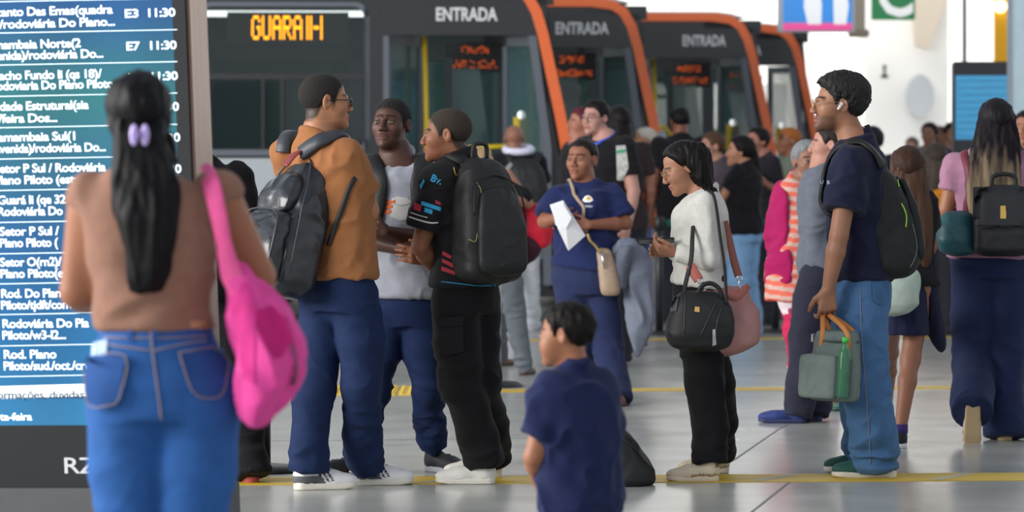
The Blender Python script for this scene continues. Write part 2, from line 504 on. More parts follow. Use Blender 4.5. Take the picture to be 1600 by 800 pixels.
def text_patch(name, surf, body, px, py, size, mat_, parent, off=0.002, rot=0.0, bold=0.0, width=None):
    v, f = text_geo(body, size, 'LEFT', bold); v = np.array(v)
    if width: v[:, 0] *= width / (v[:, 0].max() - v[:, 0].min())
    c, s = math.cos(math.radians(rot)), math.sin(math.radians(rot))
    return _lay(name, surf, [(px + a * c - b * s, py - a * s - b * c) for a, b, _ in v], f, mat_, parent, off)
# ------------------------------------------------------------------ people
SEC_M = [(-.13, .150, .105), (-.02, .166, .116), (.13, .150, .108), (.33, .166, .120), (.44, .172, .112), (.50, .140, .088), (.545, .075, .066), (.60, .054, .058)]
SEC_F = [(-.13, .160, .112), (-.02, .176, .124), (.13, .132, .100), (.33, .150, .122), (.44, .155, .104), (.50, .124, .080), (.545, .066, .058), (.60, .047, .050)]
LABELS_USED = set()

class Person:
    def __init__(s, px, Y, H=1.72, yaw=0, sex='m', hd=None, hyaw=None, hpitch=0, hroll=0, fat=1.0, belly=1.0, z0=0.0, stance=1.0, h=.007, hh=.004, skin='8d5f48', limb=1.0, label='', group=None, headpx=None):
        s.Y, s.H, s.yaw, s.sex, s.fat, s.belly, s.h, s.hh, s.limb = Y, H, yaw, sex, fat, belly, h, hh, limb
        s.k = H / 1.75; s.skin = skin
        s.base = W(px, HY, Y); s.base[2] = z0
        s.root = empty('person', s.base, label, 'person', group or 'people waiting in the bus station')
        sw = .172 if sex == 'm' else .150
        s.j = {}
        for n, p in dict(pel=(0, 0, .95), waist=(0, 0, 1.08), chest=(0, 0, 1.28), neck=(0, -.005, 1.485), head=(0, .03, 1.64)).items(): s.j[n] = s.L(*p)
        for q, sd in (('l', 1), ('r', -1)):
            for n, p in dict(sho=(sw, -.005, 1.435), elb=(sw + .05, -.03, 1.14), wri=(sw + .055, .05, .89), hip=(.085, 0, .91), kne=(.09 * stance, .015, .49), ank=(.095 * stance, -.03, .085)).items():
                s.j[n + '_' + q] = s.L(p[0] * sd, p[1], p[2])
        s.foot = {'l': [yaw - 8, 0.0], 'r': [yaw + 8, 0.0]}
        s.hand = {}
        s.yp = s.yc = yaw
        s.hd = hd or .225 * (s.k ** .5)
        s.hyaw, s.hpitch, s.hroll = (yaw if hyaw is None else hyaw), hpitch, hroll
        if headpx: s.put('head', *headpx)
        s.parts = {}
    def L(s, l, f, z): return s.base + (lft(s.yaw) * l + fwd(s.yaw) * f + V(0, 0, z)) * s.k
    def put(s, name, px, py, dy=0.0): s.j[name] = W(px, py, s.Y + dy); return s
    def puts(s, **kw):
        for k, v in kw.items(): s.put(k, *v)
        return s
    def R(s): return frame(s.hyaw, s.hpitch, s.hroll)
    def hs(s): return s.hd / .225
    # ---- torso stack
    def secs(s, off=0.0, z0=None, z1=None, hem=0.0, wide=1.0, deep=1.0):
        p, c, n, w = s.j['pel'], s.j['chest'], s.j['neck'], s.j['waist']
        out = []
        for dz, a, b in (SEC_M if s.sex == 'm' else SEC_F):
            t = dz / .535; z = p[2] + (n[2] - p[2]) * t
            xs = np.interp(z, [p[2], w[2], c[2], n[2]], [p[0], w[0], c[0], n[0]]); ys = np.interp(z, [p[2], w[2], c[2], n[2]], [p[1], w[1], c[1], n[1]])
            yw = s.yp + (s.yc - s.yp) * float(np.clip(t / .55, 0, 1))
            bl = s.belly if -.05 < dz < .25 else 1.0
            g = s.fat if dz < .5 else 1.0
            out.append((z, xs, ys, a * s.k * g * bl * wide + off + (hem * max(0, 1 - (dz + .13) / .4)), b * s.k * g * bl * deep + off + hem * max(0, 1 - (dz + .13) / .4), yw))
        A = np.array(out)
        if z0 is not None or z1 is not None:
            z0 = A[0, 0] if z0 is None else z0; z1 = A[-1, 0] if z1 is None else z1
            zi = sorted(set([z0, z1] + [z for z in A[:, 0] if z0 < z < z1]))
            A = np.array([[z] + [np.interp(z, A[:, 0], A[:, i]) for i in range(1, 6)] for z in zi])
        return A
    def bounds(s, names, m=.14):
        P = np.array([s.j[n] for n in names]); return P.min(0) - m, P.max(0) + m
    # ---- head in its own frame (metres at a 0.225 m head)
    def head_fn(s, sex, child=False):
        R, c, k = s.R(), s.j['head'], s.hs()
        jw = .047 if sex == 'm' else .041
        def fn(x, y, z):
            x, y, z = x - c[0], y - c[1], z - c[2]
            x, y, z = ((R[0, i] * x + R[1, i] * y + R[2, i] * z) / k for i in range(3))
            ax = np.abs(x)
            d = sd_ell(x, y + .014, z - .035, (.074, .096, .080))
            d = smin(d, sd_ell(x, y - .022, z + .025, (.060, .068, .080)), .02)
            d = smin(d, sd_ell(x, y - .036, z + .070, (jw, .052, .038)), .025)
            d = smin(d, sd_ell(x, y - .080, z + .095, (.019, .018, .016)), .028)
            d = smin(d, sd_ell(ax - .043, y - .050, z + .018, (.020, .028, .024)), .03)
            d = smin(d, sd_cone(ax, y, z, (.012, .088, .022), (.042, .072, .022), .008, .007), .016)
            d = smax(d, -sd_ell(ax - .031, y - .105, z - .004, (.018, .018, .011)), .018)
            d = smin(d, sd_ell(ax - .031, y - .078, z - .003, (.0155, .0125, .0125)), .004)
            if child:
                d = smin(d, sd_ell(x, y - .1, z + .026, (.011, .010, .010)), .014)
                d = smin(d, sd_ell(ax - .036, y - .055, z + .045, (.026, .03, .028)), .03)
            else:
                d = smin(d, sd_cone(x, y, z, (0, .090, .014), (0, .108, -.026), .0072, .0112), .013)
                d = smin(d, sd_ell(ax - .012, y - .100, z + .031, (.008, .011, .008)), .007)
            d = smin(d, sd_ell(x, y - .091, z + .056, (.023, .012, .0068)), .008)
            d = smin(d, sd_ell(x, y - .089, z + .068, (.019, .0125, .0078)), .008)
            d = smax(d, -sd_cone(x, y, z, (-.021, .097, -.0615), (.021, .097, -.0615), .0022, .0022), .004)
            e = sd_ell((ax - .0765) + .25 * (y + .01), y + .014, (z - .002) - .15 * y, (.0085, .019, .031))
            e = smax(e, -sd_ell(ax - .087, y + .010, z - .006, (.0085, .0085, .016)), .006)
            return smin(d, e, .006) * k
        return fn
    def local(s, v): return (np.asarray(v) - s.j['head']) @ s.R() / s.hs()
    def W_head(s, p): return s.j['head'] + s.R() @ (np.asarray(p, float) * s.hs())
    # ---- the body
    def body(s, lips='8a4a40', brow='1a120e', stubble=None, stub_amt=0.0, scalp=None, scalp_t=1.0, child=False, legs=True, browpos=.027, tint=None, neck_r=None):
        k, j, lm = s.k, s.j, s.limb
        names = list(j.keys()); lo, hi = s.bounds(names, .17)
        lo[2] = min(lo[2], s.base[2] - .01); hi[2] += .06
        bands = [(j['head'] - .15 * s.hs(), j['head'] + .15 * s.hs(), s.hh)]
        for q in 'lr':
            if q in s.hand and s.hand[q].get('show', True):
                w = j['wri_' + q]; bands.append((w - .13, w + .13, min(s.h, .0045)))
        f = Fld(lo, hi, s.h, bands)
        f.loft(s.secs(z0=s.j['pel'][2] - .07 * k), .0, cap=.03)
        fem = s.sex == 'f'
        for q in 'lr':
            sh, el, wr = j['sho_' + q], j['elb_' + q], j['wri_' + q]
            r = (.050, .041, .027) if not fem else (.043, .036, .0235)
            r = [x * k * lm for x in r]
            f.cone(sh, el, r[0], r[1], .05)
            m = el + (wr - el) * .3
            f.cone(el, m, r[1] * .97, r[1] * 1.02, .01).cone(m, wr, r[1] * 1.02, r[2], .01)
            s.put_hand(f, q)
            hp, kn, an = j['hip_' + q], j['kne_' + q], j['ank_' + q]
            r = (.082, .056, .054, .036) if not fem else (.084, .055, .052, .034)
            r = [x * k * (lm if i else s.fat) for i, x in enumerate(r)]
            m = kn + (an - kn) * .3 - fwd(s.foot[q][0]) * .012 * k
            f.cone(hp, kn, r[0], r[1], .03).cone(kn, m, r[1] * .97, r[2], .03).cone(m, an, r[2], r[3], .02)
            fd = s.foot_frame(q)
            f.cone(an + fd[:, 1] * .0 * k - fd[:, 2] * .04 * k, an + fd[:, 1] * .135 * k - fd[:, 2] * .058 * k, .032 * k, .024 * k, .02)
        hb = .16 * s.hs()
        R = s.R()
        nb = j['head'] + R @ (V(0, -.028, -.055) * s.hs())
        nr = (neck_r or (.056 if not fem else .047)) * (s.hs() if not neck_r else 1)
        f.cone(j['neck'] - V(0, 0, .01), nb, nr * 1.06, nr * .95, .03)
        f.put(j['head'] - hb, j['head'] + hb, s.head_fn(s.sex, child), .022 * s.hs())
        v, fc = f.mesh(); v = relax(v, fc, 1, .35)
        # colours of the skin itself
        p = s.local(v); x, y, z = p[:, 0], p[:, 1], p[:, 2]; ax = np.abs(x)
        c = np.tile(np.array(lin(s.skin)), (len(v), 1)); near = np.linalg.norm(p, axis=1) < .16
        def mixc(col, m):
            m = (np.clip(m, 0, 1) * near)[:, None]; c[:] = c * (1 - m) + np.array(lin(col)) * m
        if tint is not None: mixc(tint, .5 * np.exp(-((ax - .045) / .02) ** 2 - ((z + .02) / .02) ** 2) * (y > .04))
        if scalp:
            mixc(scalp, scalp_t * sstep(-.022, .006, p[:, 2] - s.hair_line(p[:, 1])) * (ax < .0755))
        if stubble:
            m = sstep(-.035, -.06, z) * sstep(.0, .03, y) * (1 - sstep(.018, .022, ax) * 0) + 0
            mo = sstep(-.034, -.040, z) * sstep(-.056, -.050, z) * (ax < .032) * (y > .08)
            mixc(stubble, stub_amt * np.maximum(m * sstep(.03, -.06, z - 0 * y), mo))
        mixc(lips, 1.0 * np.exp(-(ax / .0235) ** 6) * sstep(-.049, -.052, z) * sstep(-.077, -.073, z) * (y > .083) * .75)
        bz = browpos + .004 * np.cos((ax - .03) / .02) - .18 * np.maximum(ax - .036, 0)
        mixc(brow, .85 * (y > .05) * sstep(.008, .013, ax) * sstep(.054, .048, ax) * np.exp(-((z - bz) / .0048) ** 4))
        mixc('140d0b', .75 * (y > .06) * np.exp(-((ax - .031) / .0155) ** 4) * np.exp(-((z - .0095) / .0022) ** 2))
        o = mesh_obj('body', v, fc, M_SKIN, s.root, True, c)
        s.bodyobj = o
        for sd in (-1, 1): s.eye(sd)
        return s
    def eye(s, sd):
        k = s.hs(); R = s.R(); c = s.W_head((sd * .031, .0795, .0025)); n, m = 16, 10; vs, fs, cs = [], [], []
        for i in range(m + 1):
            th = math.pi * i / m
            for q in range(n):
                ph = 2 * math.pi * q / n; vs.append((math.sin(th) * math.cos(ph), math.cos(th), math.sin(th) * math.sin(ph)))
        for i in range(m):
            for q in range(n): fs.append((i * n + q, i * n + (q + 1) % n, (i + 1) * n + (q + 1) % n, (i + 1) * n + q))
        vs = np.array(vs); a = np.degrees(np.arccos(vs[:, 1]))
        col = np.where((a < 34)[:, None], np.array(lin('140b08')), np.array(lin('8f857d')))
        # the lids leave a slit: the ball is flattened behind them
        vv = vs * V(.0140, .0140, .0056)
        mesh_obj('eye', c + (vv * k) @ R.T, np.array(fs), mat('eye', rough=.15, attr=True, var=0.02), s.root, True, col)
    def hair_line(s, y, kind='m'):
        ys = [-.13, -.09, -.065, -.045, -.03, -.015, 0., .012, .022, .036, .052, .075, .1]
        if kind == 'm': zs = [-.075, -.072, -.066, -.048, -.012, .016, .026, .004, -.004, .036, .060, .075, .080]
        elif kind == 'high': zs = [-.045, -.042, -.035, -.02, .01, .026, .032, .02, .03, .055, .068, .078, .082]
        else: zs = [-.08, -.08, -.075, -.06, -.045, -.03, -.01, .005, .025, .055, .072, .084, .09]
        return np.interp(y, ys, zs)
    def hair_mask(s, p, kind='m'): return sstep(-.006, .010, p[:, 2] - s.hair_line(p[:, 1], kind))
    def put_hand(s, f, q):
        o = s.hand.get(q, {})
        w = s.j['wri_' + q]; e = s.j['elb_' + q]
        d = unit(o.get('d', w - e)); t = np.asarray(o.get('t', fwd(s.yaw)), float); t = unit(t - d * t.dot(d))
        pal = np.asarray(o.get('pal', -lft(s.yaw) * (1 if q == 'l' else -1)), float); nrm = np.cross(d, t); nrm = nrm if nrm.dot(pal) >= 0 else -nrm
        cu = o.get('curl', .35); sc = o.get('s', 1.0) * s.k * (.93 if s.sex == 'f' else 1.0)
        if isinstance(cu, (int, float)): cu = [cu] * 4
        for i, (tt, ln, a) in enumerate(((.031, .94, .02), (.0105, 1.0, 0), (-.0105, .95, -.0), (-.030, .78, -.012))):
            kn = w + (d * (.088 + a * .15 - abs(i - 1) * .004) + t * tt) * sc
            f.cone(w + t * tt * .55 * sc + d * .012 * sc, kn, .0165 * sc, .0125 * sc, .012)
            ang = math.radians(8); p = kn
            for b, (l, r0, r1) in enumerate(((.045, .0105, .0098), (.028, .0098, .0088), (.022, .0088, .0075))):
                ang += math.radians((62, 78, 45)[b]) * cu[i]
                dd = d * math.cos(ang) + nrm * math.sin(ang) + t * tt * o.get('spread', 1.2)
                p2 = p + unit(dd) * l * ln * sc
                f.cone(p, p2, r0 * sc * .95, r1 * sc * .95, .003); p = p2
        th = o.get('thumb', .5)
        p0 = w + (d * .018 + t * .022) * sc; p1 = p0 + unit(d * .62 + t * .72 + nrm * .35 * th) * .043 * sc
        p2 = p1 + unit(d * .85 + t * .35 + nrm * .7 * th) * .034 * sc; p3 = p2 + unit(d * .9 + t * .1 + nrm * .9 * th) * .027 * sc
        f.cone(p0, p1, .0155 * sc, .0125 * sc, .012).cone(p1, p2, .0115 * sc, .0105 * sc, .003).cone(p2, p3, .0105 * sc, .0085 * sc, .003)
        s.hand.setdefault(q, {})['mid'] = w + (d * .09 + nrm * .03) * sc
        s.hand[q]['frame'] = (d, t, nrm, sc)
    def foot_frame(s, q): return frame(s.foot[q][0], s.foot[q][1])
    # ---- clothes
    def add_mesh(s, name, f, m, wr=None, col=None, smooth_it=1, parent=None, label=None):
        v, fc = f.mesh(); v = relax(v, fc, smooth_it, .4)
        if wr: v = wrinkle(v, fc, **wr)
        c = None
        if col is not None:
            c = np.array([lin(x) if isinstance(x, str) else x for x in col(v)]) if not isinstance(col(v), np.ndarray) else col(v)
            m = m or M_ATTR
        o = mesh_obj(name, v, fc, m, parent or s.root, True, c)
        if label: o['label'] = label
        return o
    def shirt(s, m, hem=.86, sleeve=.62, off=.016, hemw=.012, wide=1.0, deep=1.0, arm=1.0, neck=.0, ntilt=.5, wr=.0035, name='shirt', seed=3, col=None, h=None, wsc=(7, 7, 10), cuff=None, sec_scale=None, z1=None, hem_tilt=(0, 0), bust=0.0, extra=None):
        j, k = s.j, s.k; names = ['pel', 'chest', 'neck', 'sho_l', 'sho_r', 'elb_l', 'elb_r', 'wri_l', 'wri_r']
        lo, hi = s.bounds(names, .2 if sleeve > .5 else .2); hz = float(hem) if isinstance(hem, np.floating) else s.base[2] + hem * k
        lo[2] = min(lo[2], hz - .04)
        f = Fld(lo, hi, h or s.h * .9)
        f.loft(s.secs(off, z0=hz, z1=z1, hem=hemw, wide=wide, deep=deep), 0, cap=.008)
        if bust:
            for q in (-1, 1): f.ell(s.j['chest'] + lft(s.yc) * q * .07 * k + fwd(s.yc) * .075 * k * s.fat + V(0, 0, .02 * k), [bust * k] * 3, k=.05)
        r0 = ((.056 if s.sex == 'm' else .048) * k * s.limb + off * .8) * arm
        for q in 'lr':
            sh, el, wri = j['sho_' + q], j['elb_' + q], j['wri_' + q]
            if sleeve <= 1.0:
                e = sh + (el - sh) * sleeve; n = unit(el - sh)
                f.cone(sh, e + n * .06, r0, r0 * 1.02, .035, cuts=[(e, n)])
            else:
                r1 = ((.045 if s.sex == 'm' else .038) * k * s.limb + off * .7) * arm; r2 = ((.031 if s.sex == 'm' else .027) * k + off * .55) * arm
                t = (sleeve - 1.0); e = el + (wri - el) * min(t, .97); n = unit(wri - el)
                f.cone(sh, el, r0, r1, .035).cone(el, e + n * .03, r1, r1 + (r2 - r1) * t, .015, cuts=[(e, n)])
        if extra: extra(f)
        nk = j['neck'] + V(0, 0, .018 * k + neck)
        f.cut(nk, unit(V(0, 0, 1) + fwd(s.yc) * ntilt), .006)
        if hem_tilt != (0, 0): f.cut(V(j['pel'][0], j['pel'][1], hz + .01), unit(V(hem_tilt[0], hem_tilt[1], -1)), .004)
        w = dict(amp=wr * 2.2, sc=wsc, seed=seed) if wr else None
        o = s.add_mesh(name, f, m, w, col)
        s.parts[name] = o; return o
    def trousers(s, m, waist=1.02, off=.012, r=(.095, .092, .078, .072, .078), hem=.03, wr=.005, seed=5, name='trousers', col=None, h=None, gather=1.0, wide=1.0, legs='lr', wsc=(7, 7, 12)):
        """r: radius at hip, mid thigh, knee, mid shin, hem"""
        j, k = s.j, s.k; lo, hi = s.bounds(['pel', 'hip_l', 'hip_r', 'kne_l', 'kne_r', 'ank_l', 'ank_r'], .2)
        wz = s.base[2] + waist * k; hi[2] = wz + .05; lo[2] = s.base[2] - .01
        f = Fld(lo, hi, h or s.h)
        f.loft(s.secs(off, z0=s.j['pel'][2] - .125 * k, z1=wz, wide=wide), 0, cap=.008)
        f.ell((j['hip_l'] + j['hip_r']) / 2 - V(0, 0, .02 * k), (.085 * k, .10 * k, .10 * k), k=.03)
        for q in legs:
            hp, kn, an = j['hip_' + q], j['kne_' + q], j['ank_' + q]
            d = unit(an - kn); e = an + d * (an[2] - s.base[2] - hem) / max(-d[2], .3) if s.foot[q][1] == 0 else an + d * (.085 - hem) * k
            m1, m2 = (hp + kn) / 2 + fwd(s.yp) * .01, kn + (e - kn) * .55 - fwd(s.foot[q][0]) * .012
            rr = [x * k for x in r]
            f.chain([hp, m1, kn], rr[:3], .02)
            f.cone(kn, m2, rr[2], rr[3], .02).cone(m2, e + d * .05, rr[3], rr[4] + (rr[4] - rr[3]) * .1, .02, cuts=[(e, d)])
        za, zk = j['ank_l'][2] * .5 + j['ank_r'][2] * .5, j['kne_l'][2] * .5 + j['kne_r'][2] * .5
        def wt(v):
            z = v[:, 2]; return (.35 + 0 * z) * sstep(s.j['pel'][2] + .02, s.j['pel'][2] - .10, z) - .5 * sstep(s.j['pel'][2] - .06, s.j['pel'][2] + .03, z) + gather * np.exp(-((z - za - .04) / .14) ** 2) + .55 * gather * np.exp(-((z - zk) / .12) ** 2) + .15 * np.exp(-((z - j['hip_l'][2] + .06) / .07) ** 2)
        o = s.add_mesh(name, f, m, dict(amp=wr * 1.5, sc=wsc, seed=seed, weight=wt), col)
        s.parts[name] = o; return o
    def shoe(s, q, style='sneaker', upper='dddddd', sole='eeeeee', L=.285, lace='ffffff', colf=None, sc=1.0, back=0.0):
        R = s.foot_frame(q); k = s.k * sc; an = s.j['ank_' + q]
        L = L * k; o = an - R[:, 1] * (.055 + back) * k - R[:, 2] * .085 * k
        if abs(s.foot[q][1]) < .01: o = V(o[0], o[1], s.base[2])
        h = .004 if s.h < .0065 else .006
        f = Fld(V(-.07, -.03, -.01) * k, V(.07 * k, L + .03, .15 * k), h)
        top = {'sneaker': .098, 'low': .075, 'sandal': .03}[style] * k
        f.ell((0, .048 * k, .05 * k), (.035 * k, .047 * k, .052 * k)).ell((0, L - .085 * k, .036 * k), (.043 * k, .084 * k, .034 * k), k=.02)
        f.cone((0, .07 * k, .06 * k), (0, L - .115 * k, .046 * k), .037 * k, .036 * k, .03)
        f.cone((0, .055 * k, .05 * k), (0, .05 * k, .105 * k), .037 * k, .037 * k, .02)
        if style != 'sandal':
            f.cut((0, .05 * k, top), unit(V(0, .35, 1)) if 0 else V(0, 0, 1), .004)
            f.cone((0, .052 * k, .075 * k), (0, .05 * k, .14 * k), .027 * k, .029 * k, .006, 's')
        else: f.cut((0, .05 * k, .05 * k), V(0, 0, 1), .004)
        f.cut((0, 0, .016 * k), V(0, 0, -1), .002)
        v, fc = f.mesh(); v = relax(v, fc, 1, .4)
        c = None; m = cloth(upper, .6) if colf is None else M_RUBBER
        if colf is not None: c = colf(v / k, L / k)
        so = mesh_obj('shoe', o + v @ R.T, fc[:, ::-1].copy(), m, s.root, True, c)
        g = Fld(V(-.07 * k, -.03 * k, -.01), V(.07 * k, L + .03 * k, .05 * k), h)
        def sol(x, y, z):
            d2 = sd_cone(x, y, 0 * z, (0, .043 * k, 0), (0, L - .049 * k, 0), .038 * k, .047 * k) + .25 * np.maximum(0, .008 - np.abs(y - .5 * L) * .05)
            return smax(d2, np.maximum(-z + np.maximum(0, (y - L + .07 * k)) * .12, z - .028 * k - .006 * k * (y < .08 * k)), .006)
        g.put((-.07 * k, -.03 * k, -.01), (.07 * k, L + .03 * k, .05 * k), sol)
        v2, f2 = g.mesh(); mesh_obj('sole', o + v2 @ R.T, f2[:, ::-1].copy(), plastic(sole, .6), so, True)
        if style in ('sneaker', 'low') and lace:
            mb = MB()
            for i in range(5):
                y0 = (.095 + i * .017) * k; sf = []
                for u in np.linspace(-1, 1, 7):
                    x = u * .021 * k; sf.append((x, y0 + .004 * k * u * (1 if i % 2 else -1), 0))
                zz = [self_h(f, p[0], p[1]) + .003 for p in sf]
                mb.tube([o + R @ V(p[0], p[1], z_) for p, z_ in zip(sf, zz)], .0032 * k, 6)
            mb.build('laces', plastic(lace, .8), so, True)
        return so
    def hair_cap(s, m, t=.012, kind='m', seed=7, bump=.003, bsc=90, curls=0, name='hair', extra=None, h=None, tt=None, only=None, wsc=None):
        k = s.hs(); R = s.R(); c = s.j['head']; h = h or max(s.hh, .0035)
        b = .19 * k if not extra else .45
        lo, hi = c - b, c + b
        if extra: lo = lo - V(0, 0, .5)
        f = Fld(lo, hi, h if not extra else max(h, .005))
        def fn(x, y, z):
            x, y, z = x - c[0], y - c[1], z - c[2]
            x, y, z = ((R[0, i] * x + R[1, i] * y + R[2, i] * z) / k for i in range(3))
            th = t if tt is None else tt(x, y, z)
            d = sd_ell(x, y + .014, z - .035, (.074, .096, .080))
            d = smin(d, sd_ell(x, y - .020, z + .02, (.060, .066, .080)), .02)
            g = s.hair_line(np.clip(y, -.13, .1), kind) - z + .0028 * np.sin(150 * x + 70 * y) + .002 * np.sin(290 * x - 170 * y + 1.3)
            th = th * (.25 + .75 * sstep(.0, .032, -g))
            g = np.maximum(g, -(z + .085))
            return smax(d - th, g * .8, min(.012, t)) * k
        f.put(c - .17 * k, c + .17 * k, fn)
        if curls:
            rng = random.Random(seed)
            for _ in range(curls):
                u = unit(V(rng.gauss(0, 1), rng.gauss(0, 1), rng.gauss(.3, 1)))
                p = V(u[0] * .074, u[1] * .096 - .014, u[2] * .080 + .035) * (1 + (t * .95) / .085)
                if p[2] < s.hair_line(p[1], kind) + .014: continue
                f.ell(c + R @ (p * k), [rng.uniform(.005, .0095) * k] * 3, k=.002)
        if extra: extra(f)
        v, fc = f.mesh(); v = relax(v, fc, 1, .3)
        q = s.local(v)
        if bump:
            sc = np.asarray(wsc or (bsc, bsc, bsc * .35)); v = v + vnormals(v, fc) * (bump * fbm(q * sc, seed, 2))[:, None]
        o = mesh_obj(name, v, fc, m, s.root, True); s.parts[name] = o; return o
    def glasses(s, m, r=.021, round_=True, side=True, t=.0016):
        mb = MB(); k = s.hs()
        for sd in (-1, 1):
            pts = []
            for a in np.linspace(0, 2 * math.pi, 20, endpoint=False):
                e = 1.0 if round_ else .72
                ca, sa = math.cos(a), math.sin(a)
                if not round_: ca, sa = np.sign(ca) * abs(ca) ** .6, np.sign(sa) * abs(sa) ** .6
                pts.append(s.W_head((sd * .033 + ca * r, .105 - .006 * abs(ca * sd > 0), -.001 + sa * r * e)))
            mb.tube(pts, t * k, 6, closed=True)
            if side: mb.tube([s.W_head(p) for p in ((sd * (.033 + r), .101, .006), (sd * .074, .075, .009), (sd * .080, .01, .011), (sd * .079, -.012, .004))], t * k, 6)
        mb.tube([s.W_head(p) for p in ((-.013, .107, .004), (0, .112, .007), (.013, .107, .004))], t * k, 6)
        return mb.build('glasses', m, s.root, True)

def self_h(f, x, y):
    """height of the field's surface over (x, y)"""
    i, j = (min(int(np.searchsorted(f.ax[a], t)), len(f.ax[a]) - 1) for a, t in ((0, x), (1, y)))
    col = np.where(f.D[i, j] < 0)[0]
    return float(f.ax[2][col[-1]]) if len(col) else .05

# long hair: ellipses stacked down, with strands
def long_hair(P, secs, m, name='long_hair', amp=.006, seed=4, freq=70, h=.006, n=2.0, parent=None):
    """secs rows: px, py, half width in m, half depth in m, dy, yaw"""
    S = []
    for px, py, a, b, dy, yw in secs:
        w = W(px, py, P.Y + dy); S.append((w[2], w[0], w[1], a, b, yw))
    A = np.array(S); m_ = A[:, 3:5].max() + .03
    f = Fld((A[:, 1].min() - m_, A[:, 2].min() - m_, A[:, 0].min() - .02), (A[:, 1].max() + m_, A[:, 2].max() + m_, A[:, 0].max() + .02), h)
    f.loft(S, 0, n, cap=.025)
    v, fc = f.mesh(); nn = vnormals(v, fc)
    q = v - np.array(P.base); w = noise3(q * V(5, 5, 3), seed + 3)
    st = noise3(np.stack([q[:, 0] * freq + w * 1.5, q[:, 1] * freq, q[:, 2] * 3.0], 1), seed) + .5 * noise3(np.stack([q[:, 0] * freq * 2.2, q[:, 1] * freq * 2.2, q[:, 2] * 4.0], 1), seed + 1)
    v = v + nn * (amp * st)[:, None]
    return mesh_obj(name, v, fc, m, parent or P.root, True)

# bags and the like: ellipses or rounded boxes stacked along their own up
def outline(name, Y, secs, m, parent, n=2.5, h=.006, cap=.02, wr=None, yaw=0.0, dy0=0.0, col=None, k=None):
    """secs rows: py, x0, x1 (picture columns of its sides), half depth in m, dy"""
    S = []
    for r in secs:
        py, x0, x1, b = r[:4]; dy = r[4] if len(r) > 4 else 0.0
        w0, w1 = W(x0, py, Y + dy + dy0), W(x1, py, Y + dy + dy0)
        S.append((w0[2], (w0[0] + w1[0]) / 2, w0[1], max((w1[0] - w0[0]) / 2, .004), b, yaw))
    A = np.array(S); mm = A[:, 3:5].max() + .02
    f = Fld((A[:, 1].min() - mm, A[:, 2].min() - mm, A[:, 0].min() - .02), (A[:, 1].max() + mm, A[:, 2].max() + mm, A[:, 0].max() + .02), h)
    f.loft(S, 0, n, cap=cap)
    v, fc = f.mesh(); v = relax(v, fc, 2, .4)
    if wr: v = wrinkle(v, fc, **wr)
    c = col(v) if col is not None else None
    return mesh_obj(name, v, fc, m, parent, True, c)
# ------------------------------------------------------------------ the setting
def Yf(py): return F * CZ / (py - HY)     # distance of a floor point seen at row py
def floor_mat():
    m = mat('polished_concrete', 'a9aba6', 0.22, var=0.07, scale=1.3, spec=0.5)
    nt = m.node_tree; N, L = nt.nodes, nt.links; b = N['Principled BSDF']
    tc = [n for n in N if n.type == 'TEX_COORD'][0]
    n2 = N.new('ShaderNodeTexNoise'); n2.inputs['Scale'].default_value = 2.2; n2.inputs['Detail'].default_value = 6
    mr = N.new('ShaderNodeMapRange'); mr.inputs['To Min'].default_value = 0.13; mr.inputs['To Max'].default_value = 0.34
    L.new(tc.outputs['Object'], n2.inputs['Vector']); L.new(n2.outputs['Fac'], mr.inputs['Value']); L.new(mr.outputs[0], b.inputs['Roughness'])
    return m
fl = MB().box((-30, -6, -.2), (30, 90, 0)).build('floor', floor_mat(), kind='structure')
M_WALL = mat('white_render', 'f4f3ef', .9, var=.02, scale=3)
MB().box((-40, 62, 0), (30, 62.4, 12)).build('wall_back', M_WALL, kind='structure')

M_YEL = mat('worn_yellow_paint', 'c9a21a', .55, var=.18, scale=9, color2='d8b93a')
M_SCUFF = mat('pale_scuff', 'c9c2a4', .6, var=.1, scale=30)
def floor_strip(name, y0, y1, w, x0, x1, m, z=.003, dx=0.0):
    a, b = W(x0, y0, Yf(y0)), W(x1, y1, Yf(y1)); d = unit(V(b[0] - a[0], b[1] - a[1], 0)); n = V(-d[1], d[0], 0) * w / 2
    vs = [V(p[0], p[1], z_) + q for z_ in (0.0005, z) for p, q in ((a, -n), (b, -n), (b, n), (a, n))]
    mb = MB(); mb.raw(vs, [(3, 2, 1, 0), (4, 5, 6, 7), (0, 1, 5, 4), (1, 2, 6, 5), (2, 3, 7, 6), (3, 0, 4, 7)])
    return mb.build(name, m, kind='structure')
floor_strip('trim_1', 753, 744.5, .40, 250, 1700, M_YEL)
floor_strip('trim_2', 616, 604, .28, 100, 1700, M_YEL)
floor_strip('trim_3', 538, 525, .24, 100, 1700, M_YEL)
floor_strip('trim_4', 472, 462, .24, 900, 1700, M_YEL)
floor_strip('trim_5', 441, 436, .24, 1200, 1700, M_YEL)
mb = MB()                                   # pale joints across the front line
for px in (690, 1205, 1482):
    for q in (0, 12):
        y = 753 - (px - 250) * 8.5 / 1450; c = W(px + q, y, Yf(y)); d = unit(V(.55, 1, 0)); n = V(-d[1], d[0], 0) * .012
        a, b = c - d * .21, c + d * .21
        mb.raw([V(p[0], p[1], .0042) + s_ for p, s_ in ((a, -n), (b, -n), (b, n), (a, n))], [(0, 1, 2, 3)])
mb.build('trim_6', M_SCUFF, kind='structure')
mb = MB()                                   # tactile paving slab: plate and studs
